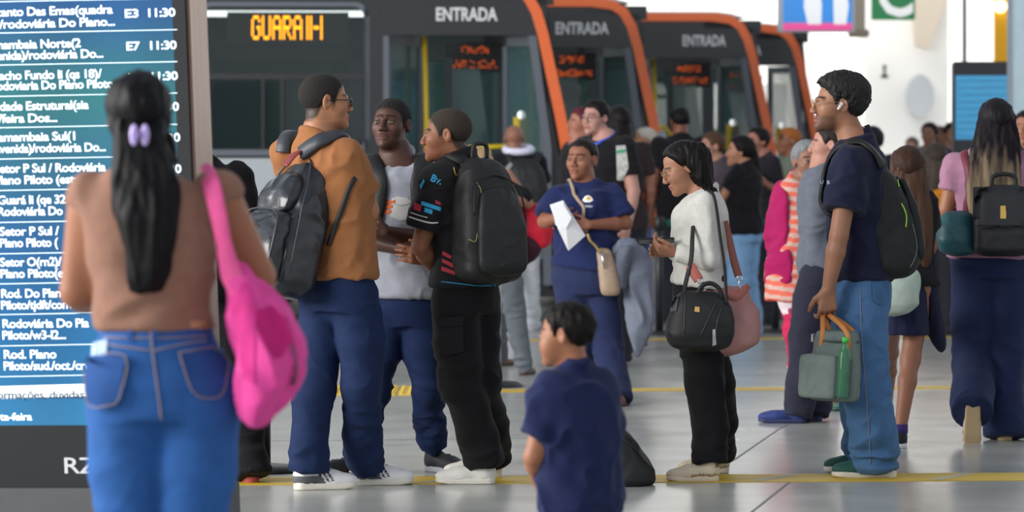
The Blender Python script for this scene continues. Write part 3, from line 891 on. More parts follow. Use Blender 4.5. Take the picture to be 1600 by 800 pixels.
for i, px in enumerate((545, 597, 649)):
    for j in range(2):
        c = W(px, 611, Yf(611)); x0, y0 = c[0] - .098, c[1] - .42 + j * .42
        mb.box((x0, y0, .001), (x0 + .193, y0 + .41, .007))
        for a in range(4):
            for b in range(8): 
                cx, cy = x0 + .024 + a * .048, y0 + .026 + b * .051
                ring = [(cx + .014 * math.cos(t) * r, cy + .014 * math.sin(t) * r, z) for r, z in ((1, .007), (.6, .012)) for t in np.linspace(0, 6.283, 8, endpoint=False)]
                mb.raw(ring, [(q, (q + 1) % 8, 8 + (q + 1) % 8, 8 + q) for q in range(8)] + [tuple(range(8, 16))])
mb.build('trim_7', mat('tactile_yellow', 'd6b43c', .6, var=.1, scale=12), kind='structure')
mb = MB()                                   # saw joints of the slab
for (xa, ya, xb, yb) in ((1145, 720, 1215, 672), (1215, 672, 1300, 620), (1175, 800, 1235, 752), (360, 690, 900, 684)):
    a, b = W(xa, ya, Yf(ya)), W(xb, yb, Yf(yb)); d = unit(V(b[0] - a[0], b[1] - a[1], 0)); n = V(-d[1], d[0], 0) * .006
    mb.raw([V(p[0], p[1], .0012) + s_ for p, s_ in ((a, -n), (b, -n), (b, n), (a, n))], [(0, 1, 2, 3)])
mb.build('trim_8', mat('joint_filler', '7f8280', .7), kind='structure')

# ---- far background
def panel_at(name, x0, y0, x1, y1, Y, t, m, parent=None, kind=None, bev=0):
    a, b = W(x0, y1, Y), W(x1, y0, Y)
    return MB().box((a[0], Y, a[2]), (b[0], Y + t, b[2]), bev=bev).build(name, m, parent, kind=kind)
col = panel_at('trim_9', 1352, -500, 1482, 0, 52, 1.0, M_WALL); bpy.data.objects.remove(col)
a, b = W(1352, 0, 50), W(1482, 0, 50)
MB().box((a[0], 50, 0), (b[0], 51.0, 9)).build('wall_pier', M_WALL, kind='structure')
a, b = W(1428, 72, 49.9), W(1478, -80, 49.9)
MB().prism([(0, 0), (.16, -.05), (.42, .62), (.42, 2.0), (-.1, 2.0)], V(a[0], 49.9, a[2]), V(1, 0, 0), V(0, 0, 1), V(0, -1, 0), .25).build('trim_10', mat('beige_block', 'cbbfae', .9), kind='structure')  # beige shape high on the pier, built as a solid block
t = empty('wall_lamp', W(1382, 112, 49.9), 'tiny dark wall fitting with a vertical stem on the white pier', 'lamp')
mb = MB(); mb.tube([W(1382, 104, 49.86), W(1382, 120, 49.86)], .018, 8); mb.build('stem', plastic('2a2b33'), t, True)
mb = MB(); mb.box(W(1379, 106, 49.82), W(1385, 102, 49.9), bev=.01).box(W(1377, 122, 49.78), W(1387, 117, 49.9), bev=.01); mb.build('bracket', plastic('2a2b33'), t)
t = empty('wall_oval', W(1437, 150, 49.9), 'pale grey oval panel fixed to the white pier', 'panel')  # pale grey oval on the pier, built as a thin plate
mb = MB(); c = W(1437, 150, 49.95); mb.prism([(.16 * math.cos(q) * (1 + .1 * math.cos(2 * q)), .28 * np.sign(math.sin(q)) * abs(math.sin(q)) ** .8) for q in np.linspace(0, 6.283, 40, endpoint=False)], c, V(1, 0, 0), V(0, 0, 1), V(0, -1, 0), .05)
mb.build('plate', mat('grey_oval', 'c3c7cb', .4), t)

# hanging advertisement
t = empty('advertising_sign', W(1278, 48, 40), 'hanging blue advertising sign with white shapes and a pink lower band', 'sign')
panel_at('case', 1216, -60, 1336, 50, 40, .18, plastic('b9c0cc', .4), t, bev=.01)
panel_at('poster', 1224, -56, 1331, 36, 39.985, .012, mat('poster_blue', '3f8fe0', .35, var=.1, scale=3, emit=.35), t)
panel_at('pink_band', 1224, 36, 1331, 47, 39.985, .012, mat('poster_pink', 'f0569f', .35, var=.05, emit=.35), t)
mb = MB()
for pts in ([(1262, 38), (1256, 10), (1260, -50), (1276, -50), (1284, 8), (1283, 38)], [(1303, 38), (1301, -50), (1318, -50), (1326, 10), (1322, 38)]):
    q = [W(x, y, 39.98) for x, y in pts]; o = W(1224, 36, 39.98)
    mb.prism([(p[0] - o[0], p[2] - o[2]) for p in q], o, V(1, 0, 0), V(0, 0, 1), V(0, -1, 0), .006)
mb.build('white_figure', mat('poster_white', 'eef2f6', .35, var=.03, emit=.35), t)
mb = MB()
for x in (1240, 1316): mb.tube([W(x, -60, 40.09), W(x, -210, 40.09)], .015, 8)
mb.build('hanger', M_METAL, t, True)
# green sign with a white C
t = empty('platform_sign', W(1395, 30, 44), 'green hanging sign with a large white letter C', 'sign')
panel_at('board', 1362, -50, 1430, 31, 44, .1, mat('sign_green', '2f8b57', .4, var=.04, emit=.12), t, bev=.01)
text_on('letter', 'C', W(1369, 24, 43.985), V(1, 0, 0), V(0, 0, 1), .82, mat('sign_white', 'f5f7f5', .4, emit=.3), t, bold=.012, width=.40)
mb = MB()
for x in (1372, 1420): mb.tube([W(x, -50, 44.05), W(x, -230, 44.05)], .015, 8)
mb.build('hanger', M_METAL, t, True)
t = empty('sign_post', W(1342, 60, 41), 'beige post rising between the blue and green hanging signs', 'post')
a, b = W(1333, 52, 41), W(1352, 52, 41)
MB().box((a[0], 41, a[2]), (b[0], 41.15, a[2] + 3), bev=.01).build('shaft', mat('beige_post', 'cdbfa9', .8), t)
MB().box((a[0] - .04, 40.97, a[2] - .04), (b[0] + .04, 41.18, a[2] + .04), bev=.01).build('foot_plate', mat('beige_post_end', 'b5a68f', .8), t)
# slim dark pole, yellow column, kiosk with blue screen, glazed screen at the right
t = empty('slim_pole', V(*W(1507, 0, 47)[:2], 0), 'slim dark pole standing behind the blue timetable kiosk', 'pole')
c = W(1507, 0, 47); mb = MB(); mb.tube([V(c[0], 47, 0), V(c[0], 47, 5)], .03, 10); mb.build('shaft', plastic('4a4c58'), t, True)
mb = MB(); mb.tube([V(c[0], 47, 0), V(c[0], 47, .05)], .09, 12); mb.build('flange', plastic('3a3c44'), t, True)
t = empty('yellow_column', V(*W(1567, 0, 45)[:2], 0), 'bright yellow column behind the blue timetable kiosk', 'column')
a, b = W(1555, 0, 45), W(1579, 0, 45)
MB().box((a[0], 45, 0), (b[0], 45.2, 4.8), bev=.02).build('shaft', mat('column_yellow', 'f4b400', .5, var=.05), t)
mb = MB(); mb.tube([W(1563, 10, 44.98), W(1563, 10, 44.9)], [.075, .06], 16); mb.build('lamp', mat('lamp_warm', 'fff0c0', .3, emit=3.0, ecol='fff0b0'), t, True)['label'] = 'round glowing lamp near the top'
t = empty('timetable_kiosk', V(*W(1535, 0, 36)[:2], 0), 'distant dark timetable kiosk with a pale blue lit screen', 'display')
a, b = W(1491, 0, 36), W(1580, 0, 36); zt = W(0, 96, 36)[2]; zs = W(0, 118, 36)[2]; zb = W(0, 218, 36)[2]
MB().box((a[0], 36, .1), (b[0], 36.25, zt), bev=.015).build('case', plastic('2b2c33'), t)
MB().box((a[0] + .012, 35.985, zb), (b[0] - .012, 36, zs)).build('screen', mat('kiosk_screen', '3f88b0', .3, var=.2, scale=6, emit=.55, stretch=(1, 1, 8)), t)
mb = MB()
for i in range(9): z = zs - .05 - i * (zs - zb) / 9.2; mb.box((a[0] + .02, 35.98, z - .004), (b[0] - .02, 35.986, z + .004))
mb.build('row_line', mat('kiosk_line', '2f6f9c', .4, emit=.3), t)
MB().box((a[0] + .05, 35.9, 0), (b[0] - .05, 36.3, .1)).build('plinth', plastic('55565a'), t)
t = empty('glass_screen', V(*W(1600, 0, 33)[:2], 0), 'tall pale glazed panel with a steel edge at the picture edge', 'screen')
a, b = W(1580, 0, 33), W(1680, 0, 33)
MB().box((a[0], 33, .1), (b[0], 33.03, 3.2)).build('pane', mat('milky_glass', 'a9c7d4', .15, var=.12, scale=2.5, alpha=.75), t)
mb = MB(); mb.box((a[0] - .03, 32.98, 0), (a[0], 33.05, 3.25)).box((a[0] - .03, 32.98, 3.2), (b[0], 33.05, 3.27)).box((a[0], 32.98, 0), (b[0], 33.05, .1)); mb.build('frame', plastic('8a97a3', .35), t)

# ---- queue barriers
def barrier(px, py, label, h=.95, col='24262c', group='belt barrier posts'):
    y = Yf(py); b = W(px, py, y); b[2] = 0
    t = empty('barrier_post', b, label, 'barrier post', group)
    mb = MB(); mb.tube([b + V(0, 0, z) for z in (0.002, .012, .03, .034)], [.17, .17, .13, .04], 28); mb.build('base', plastic('202126', .45), t, True)
    mb = MB(); mb.tube([b + V(0, 0, .03), b + V(0, 0, h)], .032, 16); mb.build('shaft', plastic(col, .35), t, True)
    mb = MB(); mb.tube([b + V(0, 0, h - .11), b + V(0, 0, h - .105), b + V(0, 0, h - .012), b + V(0, 0, h)], [.03, .042, .042, .03], 16); mb.build('belt_head', plastic('1b1c20', .4), t, True)
    return b + V(0, 0, h - .05)
b1 = barrier(1030, 523, 'dark barrier post behind the woman holding a phone')
b2 = barrier(775, 604, 'barrier post behind the legs of the man in the black jersey', col='9aa0a8')
b3 = barrier(697, 592, 'barrier post hidden behind the man with arms folded, its base showing', col='8b9098')
b4 = barrier(412, 737, 'barrier post behind the leather backpack, flat black base showing')
b5 = barrier(1212, 520, 'barrier post behind the woman in the magenta cardigan')
def belt(a, b, label, colr='2f6b58'):
    d = unit(b - a); a, b = a + d * .035, b - d * .035; m = (a + b) / 2 - V(0, 0, .012)
    o = ribbon('queue_belt', [a, m, b], .05, cloth(colr), None, .003, n=6, side=unit(np.cross(d, V(0, 0, 1))))
    tag(o, label, 'belt'); return o
belt(b1, b5, 'green belt stretched between the posts behind the queue')
belt(b3, b2, 'green belt between the two pale barrier posts')

# ---- the big departures display
S_T = 437.0; Y_T = F / S_T
T_c = W(285, 300, Y_T)
_ps = math.radians(12)
T_x = unit(V(math.cos(_ps), -math.sin(_ps), .018)); T_n = unit(V(-math.sin(_ps), -math.cos(_ps), 0))     # T_n points out of the screen
T_up = unit(V(0, 0, 1) - T_x * .040 - T_n * V(0, 0, 1).dot(T_n)); T_b = -T_n
def T_hit(px, py, lift=0.0):
    d = unit(W(px, py, 10.) - V(0, 0, CZ)); o = V(0, 0, CZ); c = T_c + T_n * lift
    return o + d * ((c - o).dot(T_n) / d.dot(T_n))
def T_uv(px, py): p = T_hit(px, py) - T_c; return p.dot(T_x), p.dot(T_up)
tot = empty('departures_display', V(*T_c[:2], 0) - T_x * .5, 'large black departures totem with a lit blue bus timetable', 'display')
u_r, v_t = .035, 1.15
_, v_sb = T_uv(140, 668); _, v_bb = T_uv(140, 766)
us = T_uv(279, 240)[0]
def T_box(name, u0, u1, v0, v1, d0, d1, m, bev=0):
    R = np.stack([T_x, T_b, T_up], 1)
    return MB().box((u0, d0, v0), (u1, d1, v1), R=R, o=T_c, bev=bev).build(name, m, tot)
M_TOT = mat('totem_black', '17181c', .25, var=.05, coat=.3)
T_box('case', -1.3, u_r, v_bb, v_t, .012, .25, M_TOT, .006)
T_box('bezel', us, u_r, v_sb, v_t, 0, .012, M_TOT)
T_box('lower_panel', -1.3, u_r, v_bb, v_sb, 0, .012, M_TOT)
T_box('side_trim', u_r, u_r + .012, v_bb, v_t, .02, .24, mat('brushed_bronze', '8c766b', .28, .85, var=.15, scale=5, stretch=(8, 8, .4)), .003)
o = T_box('plinth', -1.28, u_r + .05, -T_c[2] / T_up[2] + .03, v_bb, -.02, .29, mat('plinth_concrete', '4d4e50', .7, var=.12, scale=10))
# the screen: blue, teal across the middle, paler blue at the foot
m = mat('timetable_screen', '1668b0', .12, emit=.9, var=.02)
nt = m.node_tree; N, L = nt.nodes, nt.links; bs = N['Principled BSDF']
tc = N.new('ShaderNodeTexCoord'); sp = N.new('ShaderNodeSeparateXYZ'); L.new(tc.outputs['Generated'], sp.inputs[0])
rp = N.new('ShaderNodeValToRGB'); L.new(sp.outputs['Z'], rp.inputs[0]); e = rp.color_ramp.elements
e[0].position, e[0].color = 0, (*lin('2f97d2'), 1); e[1].position, e[1].color = 1, (*lin('1660a6'), 1)
for p, c in ((.12, '1f83c4'), (.34, '1b6fb2'), (.50, '2a7f9c'), (.60, '2f8c90'), (.68, '2a7d98'), (.76, '1a66aa')): q = e.new(p); q.color = (*lin(c), 1)
wv = N.new('ShaderNodeTexWave'); wv.inputs['Scale'].default_value = .7; wv.inputs['Distortion'].default_value = 2.0; L.new(tc.outputs['Object'], wv.inputs['Vector'])
mx = N.new('ShaderNodeMix'); mx.data_type = 'RGBA'; mx.blend_type = 'MULTIPLY'; mx.inputs['Factor'].default_value = .18; L.new(rp.outputs[0], mx.inputs['A']); L.new(wv.outputs['Color'], mx.inputs['B'])
L.new(mx.outputs['Result'], bs.inputs['Emission Color']); bs.inputs['Base Color'].default_value = (.01, .02, .03, 1)
for l in list(bs.inputs['Base Color'].links): L.remove(l)
T_box('screen', -1.25, us, v_sb, v_t - .03, 0.004, .011, m)
M_TXT = mat('screen_text', 'eaf4fb', .4, emit=.95, var=.01); M_TXD = mat('screen_text_dark', '2a3f58', .5, var=.01)
rows = [(20, 39, -27, 'Recanto Das Emas(quadra', 175, '10)/rodoviária Do Plano...', 176, 'E3', '11:30'), (71, 88, -26, 'Samambaia Norte(2', 126, 'Avenida)/rodoviária Do...', 162, 'E7', '11:30'),
        (119, 135, -16, 'Riacho Fundo Ii (qs 18)/', 158, 'Rodoviaria Do Plano Piloto', 176, 'E5', '11:30'), (167, 186, -18, 'Cidade Estrutural(sia', 138, '/2/feira Dos...', 90, '', '11:30'),
        (215, 233, -12, 'Samambaia Sul(1', 117, 'Avenida)/rodoviária Do...', 166, '', '11:30'), (264, 282, -9, 'Setor P Sul / Rodoviária', 165, 'Plano Piloto (estrutural)', 172, '', '11:30'),
        (313, 331, -4, 'Guará Ii (qe 32', 102, 'Rodoviária Do', 97, '', ''), (362, 380, -1, 'Setor P Sul /', 92, 'Plano Piloto (', 90, '', ''), (410, 428, 0, 'Setor O(rn2)/', 96, 'Plano Piloto(e', 98, '', ''),
        (459, 477, 1, 'Rod. Do Plano', 104, 'Piloto/tjdft/com', 110, '', ''), (506, 524, 3, 'Rodoviária Do Pla', 138, 'Piloto/w3-l2...', 102, '', ''), (554, 572, 5, 'Rod. Plano', 87, 'Piloto/sud./oct./cru', 140, '', '')]
seps = [2, 51, 101, 150, 199, 248, 297, 347, 396, 443, 491, 540, 588]
tx = T_x; ty = T_up
def T_text(body, px, py, capx, mat_, x1=None, name='text_line'):
    """lettering that starts at column px (or, with x1, fills px to x1), its middle at row py"""
    o = T_hit(px, py + capx / 2, .0035); w = (T_hit(x1, py, .0035) - T_hit(px, py, .0035)).dot(tx) if x1 else None
    return text_on(name, body, o, tx, ty, capx / S_T / .70, mat_, tot, 'LEFT', .0007, .94, w)
for y1, y2, x0, t1, x1, t2, x2, pl, hr in rows:
    T_text(t1, x0, y1 - .5, 13.4, M_TXT, x1); T_text(t2, x0, y2 - .5, 13.4, M_TXT, x2)
    if pl: T_text(pl, 194 + (y1 - 20) * .05, y1 + 1, 13, M_TXT, 215 + (y1 - 20) * .05)
    if hr: T_text(hr, 228 + (y1 - 20) * .06, y1, 13, M_TXT, 270 + (y1 - 20) * .04)
mb = MB()
for y in seps:
    p, q = T_hit(-60, y + 2.5, .003), T_hit(277 if y < 260 else 284, y - 4.0, .003)
    for a, b in ((p, q),): mb.raw([a, b, b + ty * .0032, a + ty * .0032], [(0, 1, 2, 3)])
mb.build('row_rule', mat('screen_rule', 'cfe6f4', .4, emit=.7), tot)
p, q = T_hit(-60, 625, .003), T_hit(270, 616, .003)
MB().raw([p, q, q + ty * .046, p + ty * .046], [(0, 1, 2, 3)]).build('notice_band', mat('screen_white', 'e8eef2', .4, emit=.85, var=.01), tot)
T_text('informações, dúvidas o', -22, 617, 12, M_TXD, 146); T_text('quarta-feira', -32, 651, 11.5, M_TXT, 50)
p, q = T_hit(-60, 623.5, .0036), T_hit(150, 620, .0036)
MB().raw([p, q, q + ty * .002, p + ty * .002], [(0, 1, 2, 3)]).build('underline', M_TXD, tot)
T_text('RZK', 98, 727, 25, mat('logo_silver', 'c9ccd0', .35, .3, emit=.15), 178, name='logo')

# ---- buses
M_BODY = mat('bus_grey', 'a9b0b6', .35, var=.03, scale=3, coat=.3); M_DARK = mat('bus_black', '1d1f24', .35, var=.06, coat=.2); M_ORG = mat('bus_orange', 'e0662b', .4, var=.04, coat=.3)
M_FRAME = mat('bus_frame_grey', '5a606a', .4, var=.05); M_RAIL = mat('rail_yellow', 'd9b916', .4, var=.05); M_SEAT = mat('seat_blue', '28303f', .7)
def tint(name, hex_, al): 
    m = mat(name, hex_, .04, var=.1, scale=2); b = m.node_tree.nodes['Principled BSDF']; b.inputs['Alpha'].default_value = al; return m
M_TINT = tint('tinted_glass', '242d30', .52); M_DOORG = tint('door_glass', '48666a', .50); M_WSC = tint('windscreen', '26302f', .35)
FONT5 = {'G': ('01110', '10001', '10000', '10011', '10001', '10001', '01110'), 'U': ('10001',) * 6 + ('01110',), 'A': ('01110', '10001', '10001', '11111', '10001', '10001', '10001'),
         'R': ('11110', '10001', '10001', '11110', '10100', '10010', '10001'), 'I': ('1', '1', '1', '1', '1', '1', '1'), '-': ('000', '000', '000', '111', '000', '000', '000'), ' ': ('0',) * 7}
PROF = [(.05, .30), (.05, .9), (.035, 1.2), (.0, 1.5), (-.055, 1.8), (-.13, 2.15), (-.20, 2.48), (-.26, 2.68), (-.34, 2.82), (-.46, 2.90), (-.62, 2.925)]
def bus(px, sc, label, yaw=5, led=None, length=11.5, x_win=-3.13, door=(-1.60, -.17), dpx=0, rows_in=4, entr=(-1.15, .52), tall=0.0):
    Y = F / sc; c = V((px - 800) / sc, Y, 0); a = math.radians(yaw)
    fx, iy, uz = V(math.cos(a), math.sin(a), 0), V(-math.sin(a), math.cos(a), 0), V(0, 0, 1); R = np.stack([fx, iy, uz], 1)
    t = empty('bus', c, label, 'bus', 'buses waiting in their bays')
    P = lambda x, y, z: c + fx * x + iy * y + uz * z
    B = lambda: MB()
    def bx(name, lo, hi, m, bev=0): return MB().box(lo, hi, R=R, o=c, bev=bev).build(name, m, t)
    d0, d1 = door; wx0, wx1 = x_win, d0 - .16
    Wd = 2.45; top = 2.93
    # sides
    bx('side_panel', (-length, 0, .32), (wx1 + .1, .05, 1.42), M_BODY, .01)
    bx('skirt', (-length, .01, .22), (d0 - .02, .06, .34), M_DARK)
    mb = MB(); mb.box((-length, 0, 2.72), (d1 + .02, .06, top - .08), R=R, o=c).box((d0 - .16, -.012, .32), (d0, .07, 2.75), R=R, o=c).box((-length, 0, 1.42), (wx1, .05, 1.5), R=R, o=c)
    for k_ in range(5):
        x = wx0 - .13 - k_ * 1.5; mb.box((x - .06, -.004, 1.45), (x + .07, .05, 2.75), R=R, o=c)
    mb.build('window_pillar', M_DARK, t)
    mb = MB(); mb.prism([(d0 - .02, 2.46), (-.285, 2.46), (-.385, 2.765), (d0 - .02, 2.765)], P(0, -.03, 0), fx, uz, iy, .11); mb.build('door_header', M_DARK, t)
    # front corner pillar: black inside, orange edge following the slope
    po = [np.array(p) for p in PROF]
    n_ = len(po); inn = []
    for i in range(n_):
        q = po[max(i - 1, 0)], po[min(i + 1, n_ - 1)]; tt = unit(q[1] - q[0]); inn.append(po[i] + np.array([-tt[1], tt[0]]) * .092)
    mb = MB(); mb.prism([tuple(p) for p in po] + [(-length, 2.925), (-length, 2.84), (-.68, 2.84)] + [tuple(p) for p in inn[::-1]][1:], P(0, -.034, 0), fx, uz, iy, .095); mb.build('orange_trim', M_ORG, t)
    mb = MB(); mb.prism([tuple(p) for p in inn] + [(-.75, 2.84), (-.75, 2.76), (d1 - .04, 2.76), (d1 - .02, .3)], P(0, 0, 0), fx, uz, iy, .06); mb.build('corner_pillar', M_DARK, t)
    # windscreen, far side, roof, floor
    vs = [P(x - .01, .07, z) for x, z in PROF if z > 1.0] + [P(x - .01, Wd - .07, z) for x, z in PROF if z > 1.0]; n = len(vs) // 2
    MB().raw(vs, [(i, i + 1, n + i + 1, n + i) for i in range(n - 1)]).build('windscreen', M_WSC, t)
    mb = MB(); mb.prism([(.06, .25), (.06, .9), (.04, 1.05), (-.1, 1.05), (-.1, .25)], P(0, .02, 0), fx, uz, iy, Wd - .04); mb.build('front_apron', M_ORG, t)
    mb = MB(); mb.prism([(-.3, 2.88), (-.46, 2.925), (-.62, 2.945), (-length, 2.945), (-length, 2.88)], P(0, .05, 0), fx, uz, iy, Wd - .1); mb.build('roof', M_BODY, t)
    mb = MB(); mb.box((-length, Wd - .05, .3), (-.05, Wd, 1.35), R=R, o=c).box((-length, Wd - .05, 2.3), (-.64, Wd, 2.88), R=R, o=c)
    for k_ in range(9): x = -.45 - k_ * 1.35; mb.box((x - .06, Wd - .05, 1.3), (x + .06, Wd, 2.4), R=R, o=c)
    mb.build('far_side', mat('bus_inner_wall', '4f595d', .6), t)
    bx('far_glass', (-length, Wd - .03, 1.35), (-.1, Wd - .02, 2.3), tint('far_glass_%d' % (hash(label) % 97), '5e8a84', .25))
    bx('bus_floor', (-length, .06, .3), (-.1, Wd - .06, .36), mat('bus_floor', '3c3f43', .7))
    bx('rear_wall', (-length, 0, .3), (-length + .06, Wd, 2.9), M_DARK)
    bx('ceiling_lining', (-length + .05, .08, 2.70), (-.5, Wd - .08, 2.74), mat('bus_lining', '6a6e72', .7))
    # side window with its frame, lower slider bar
    zt, zm, zb = 2.70, 2.12, 1.49
    bx('window_glass', (wx0, .018, zb), (wx1, .026, zt), M_TINT)
    def rr(x0, x1, z0, z1, r, n=5):
        out = []
        for cx, cz, a0 in ((x1 - r, z1 - r, 0), (x0 + r, z1 - r, 90), (x0 + r, z0 + r, 180), (x1 - r, z0 + r, 270)):
            for q in np.linspace(a0, a0 + 90, n): out.append(P(cx + r * math.cos(math.radians(q)), -.012, cz + r * math.sin(math.radians(q))))
        return out
    mb = MB(); mb.ring(rr(wx0, wx1, zb, zt, .09), rr(wx0 - .045, wx1 + .045, zb - .05, zt + .04, .12), iy, .05); mb.build('window_frame', M_FRAME, t)
    mb = MB(); mb.box((wx0, -.008, zm - .035), (wx1, .03, zm + .012), R=R, o=c).box((wx0 + .50, -.005, zb), (wx0 + .53, .03, zm), R=R, o=c).box((wx0 + .66, -.005, zb), (wx0 + .69, .03, zm), R=R, o=c); mb.build('window_bar', M_DARK, t)
    for k_ in range(4):
        x1 = wx0 - .2 - k_ * 1.5; bx('window_glass', (x1 - 1.37, .018, 1.5), (x1, .026, 2.7), M_TINT)
    # lettering
    text_on('lettering', 'ENTRADA', P(entr[0], -.034, 2.585), fx, uz, .155, mat('bus_lettering', 'd5d8da', .5, var=.02), t, bold=.004, width=entr[1])
    # folded door leaves: frames and glass
    for i, (x, ang) in enumerate(((d0 + .02, 58), (d1 - .05, 122))):
        a2 = math.radians(ang); fx2 = fx * math.cos(a2) + iy * math.sin(a2); o2 = P(x, .06, 0); R2 = np.stack([fx2, np.cross(uz, fx2), uz], 1)
        lf = MB(); w = .60
        for lo, hi in (((0, -.02, .34), (.055, .02, 2.46)), ((w - .055, -.02, .34), (w, .02, 2.46)), ((0, -.02, 2.38), (w, .02, 2.46)), ((0, -.02, .34), (w, .02, .46)), ((0, -.015, 1.1), (w, .015, 1.15))): lf.box(lo, hi, R=R2, o=o2)
        lf = lf.build('door_leaf', M_FRAME, t)
        MB().box((.05, -.006, .45), (w - .05, .006, 2.4), R=R2, o=o2).build('leaf_glass', M_DOORG, lf)
    bx('door_jamb', (d0, -.01, .34), (d0 + .05, .06, 2.5), M_FRAME)
    mb = MB(); mb.prism([(-.17, .34), (-.17, 1.5), (-.30, 2.46), (-.37, 2.46), (-.24, 1.5), (-.24, .34)], P(0, -.02, 0), fx, uz, iy, .09); mb.build('door_jamb', M_FRAME, t)
    bx('interior_fill_strip', (-3.2, .9, 2.66), (-.9, 1.25, 2.698), mat('fill_cool', 'eaf6f4', .4, emit=7.0))  # glowing strip added to lighten the dark bus interior, not a known fitting
    # handrails and ticket post inside
    mb = MB(); xr = d0 + .38
    mb.tube([P(xr, .45, .4), P(xr, .45, 1.75), P(xr - .02, .45, 2.66)], .022, 10)
    mb.tube(catmull([P(xr, .45, 1.72), P(xr + .12, .45, 1.72), P(xr + .22, .45, 1.5), P(xr + .27, .45, 1.2), P(xr + .27, .45, .5)], 6), .022, 10)
    mb.tube([P(xr + .24, .47, 1.50), P(d1 - .2, .47, 1.53)], .02, 10)
    mb.tube([P(d1 - .24, .42, .4), P(d1 - .24, .42, 1.52)], .022, 10)
    mb.build('handrail', M_RAIL, t, True)
    mb = MB(); mb.box((d1 - .30, .38, 1.48), (d1 - .17, .50, 1.80), R=R, o=c, bev=.03); mb.build('ticket_reader', M_RAIL, t)
    mb = MB(); mb.tube([P(d1 - .235, .375, 1.79), P(d1 - .235, .36, 1.79)], .035, 14); mb.build('reader_light', mat('reader_light', 'eef4f4', .3, emit=1.2), t, True)
    # cab: bulkhead, seat, wheel, inner route board
    mb = MB(); mb.prism([(-.62, .36), (-1.0, .36), (-1.05, 2.3), (-.98, 2.3)], P(0, 1.05, 0), fx, uz, iy, .03); mb.build('cab_bulkhead', mat('bulkhead', '3a454a', .5), t)
    MB().prism([(-.98, 1.3), (-.62, 1.25), (-.74, 2.2), (-.98, 2.2)], P(0, 1.0, 0), fx, uz, iy, .012).build('cab_screen', M_DOORG, t)
    mb = MB()
    for k_ in range(rows_in):
        x = -1.9 - k_ * .75
        for y in (.35, .82, 1.6, 2.02): mb.box((x - .40, y, .76), (x, y + .40, .86), R=R, o=c, bev=.03).box((x - .46, y, .82), (x - .38, y + .40, 1.45), R=R, o=c, bev=.03).box((x - .3, y + .12, .36), (x - .15, y + .28, .78), R=R, o=c)
    mb.build('seat', M_SEAT, t)
    bx('route_board', (-1.02, 1.55, 2.18), (-.52, 1.62, 2.45), plastic('121317', .4))
    rng = random.Random(int(px))
    for zz, n0, n1 in ((2.35, 5, 15), (2.22, 1, 18)):
        mb = MB()
        for i in range(n0, n1):
            for q in range(5):
                if rng.random() < .5: mb.box((-1.0 + i * .025, 1.54, zz + q * .014), (-1.0 + i * .025 + .017, 1.549, zz + q * .014 + .010), R=R, o=c)
        mb.build('route_dots', mat('led_orange', 'd9581a', .4, emit=.55), t)
    # wheel in its arch
    w = empty('x', (0, 0, 0)); bpy.data.objects.remove(w)
    mb = MB(); q = [P(-2.75, y, .5) for y in (.0, .03, .25, .28)]; mb.tube(q, [.40, .48, .48, .40], 32); wh = mb.build('wheel', plastic('191919', .8), t, True)
    mb = MB(); mb.tube([P(-2.75, y, .5) for y in (-.02, -.01, .03)], [.10, .26, .28], 24); mb.build('hub', M_METAL, wh, True)
    mb = MB(); mb.prism([(.06, .24), (.09, .28), (.09, .52), (.05, .56), (-.3, .56), (-.3, .24)], P(0, 0, 0), fx, uz, iy, Wd); mb.build('bumper', M_DARK, t)
    if led:
        lx0, lx1, z0, z1 = wx0 + .21, wx0 + 1.24, 2.42, 2.635
        bd = bx('route_sign', (lx0, .035, z0 - .02), (lx1, .10, z1 + .02), mat('led_board', '70766f', .5, var=.12, scale=8))
        mb = MB(); x = lx0 + .21; dt = .0147; dz = (z1 - z0 - .0) / 7.4
        for ch in led:
            g = FONT5[ch]; mb = MB()
            for ri, r in enumerate(g):
                for ci, b_ in enumerate(r):
                    if b_ == '1':
                        z = z1 - .008 - (ri + 1) * dz; xx = x + ci * dt * 1.0
                        mb.box((xx, .012, z), (xx + dt * .92, .017, z + dz * .86), R=R, o=c)
            if ch != ' ': mb.build('led_letter', mat('led_amber', 'ffb000', .4, emit=2.2, ecol='ff9a00'), bd)
            x += (len(g[0]) + 1) * dt * (1.0 if ch != ' ' else .8)
    return t
bus(893, 184, 'bus closest to the departures display, amber GUARA sign in its side window', led='GUARA II-I', yaw=3, entr=(-1.157, .52))
bus(1036, 166, 'orange trimmed bus second from the display, just past the first open door', yaw=3, entr=(-1.02, .50))
bus(1212, 150, 'orange trimmed bus third from the display, behind the phone woman, ENTRADA in full', yaw=3, entr=(-.98, .45))
bus(1284, 138, 'last orange trimmed bus, half hidden beside the white wall', yaw=3, entr=(-1.2, .5))
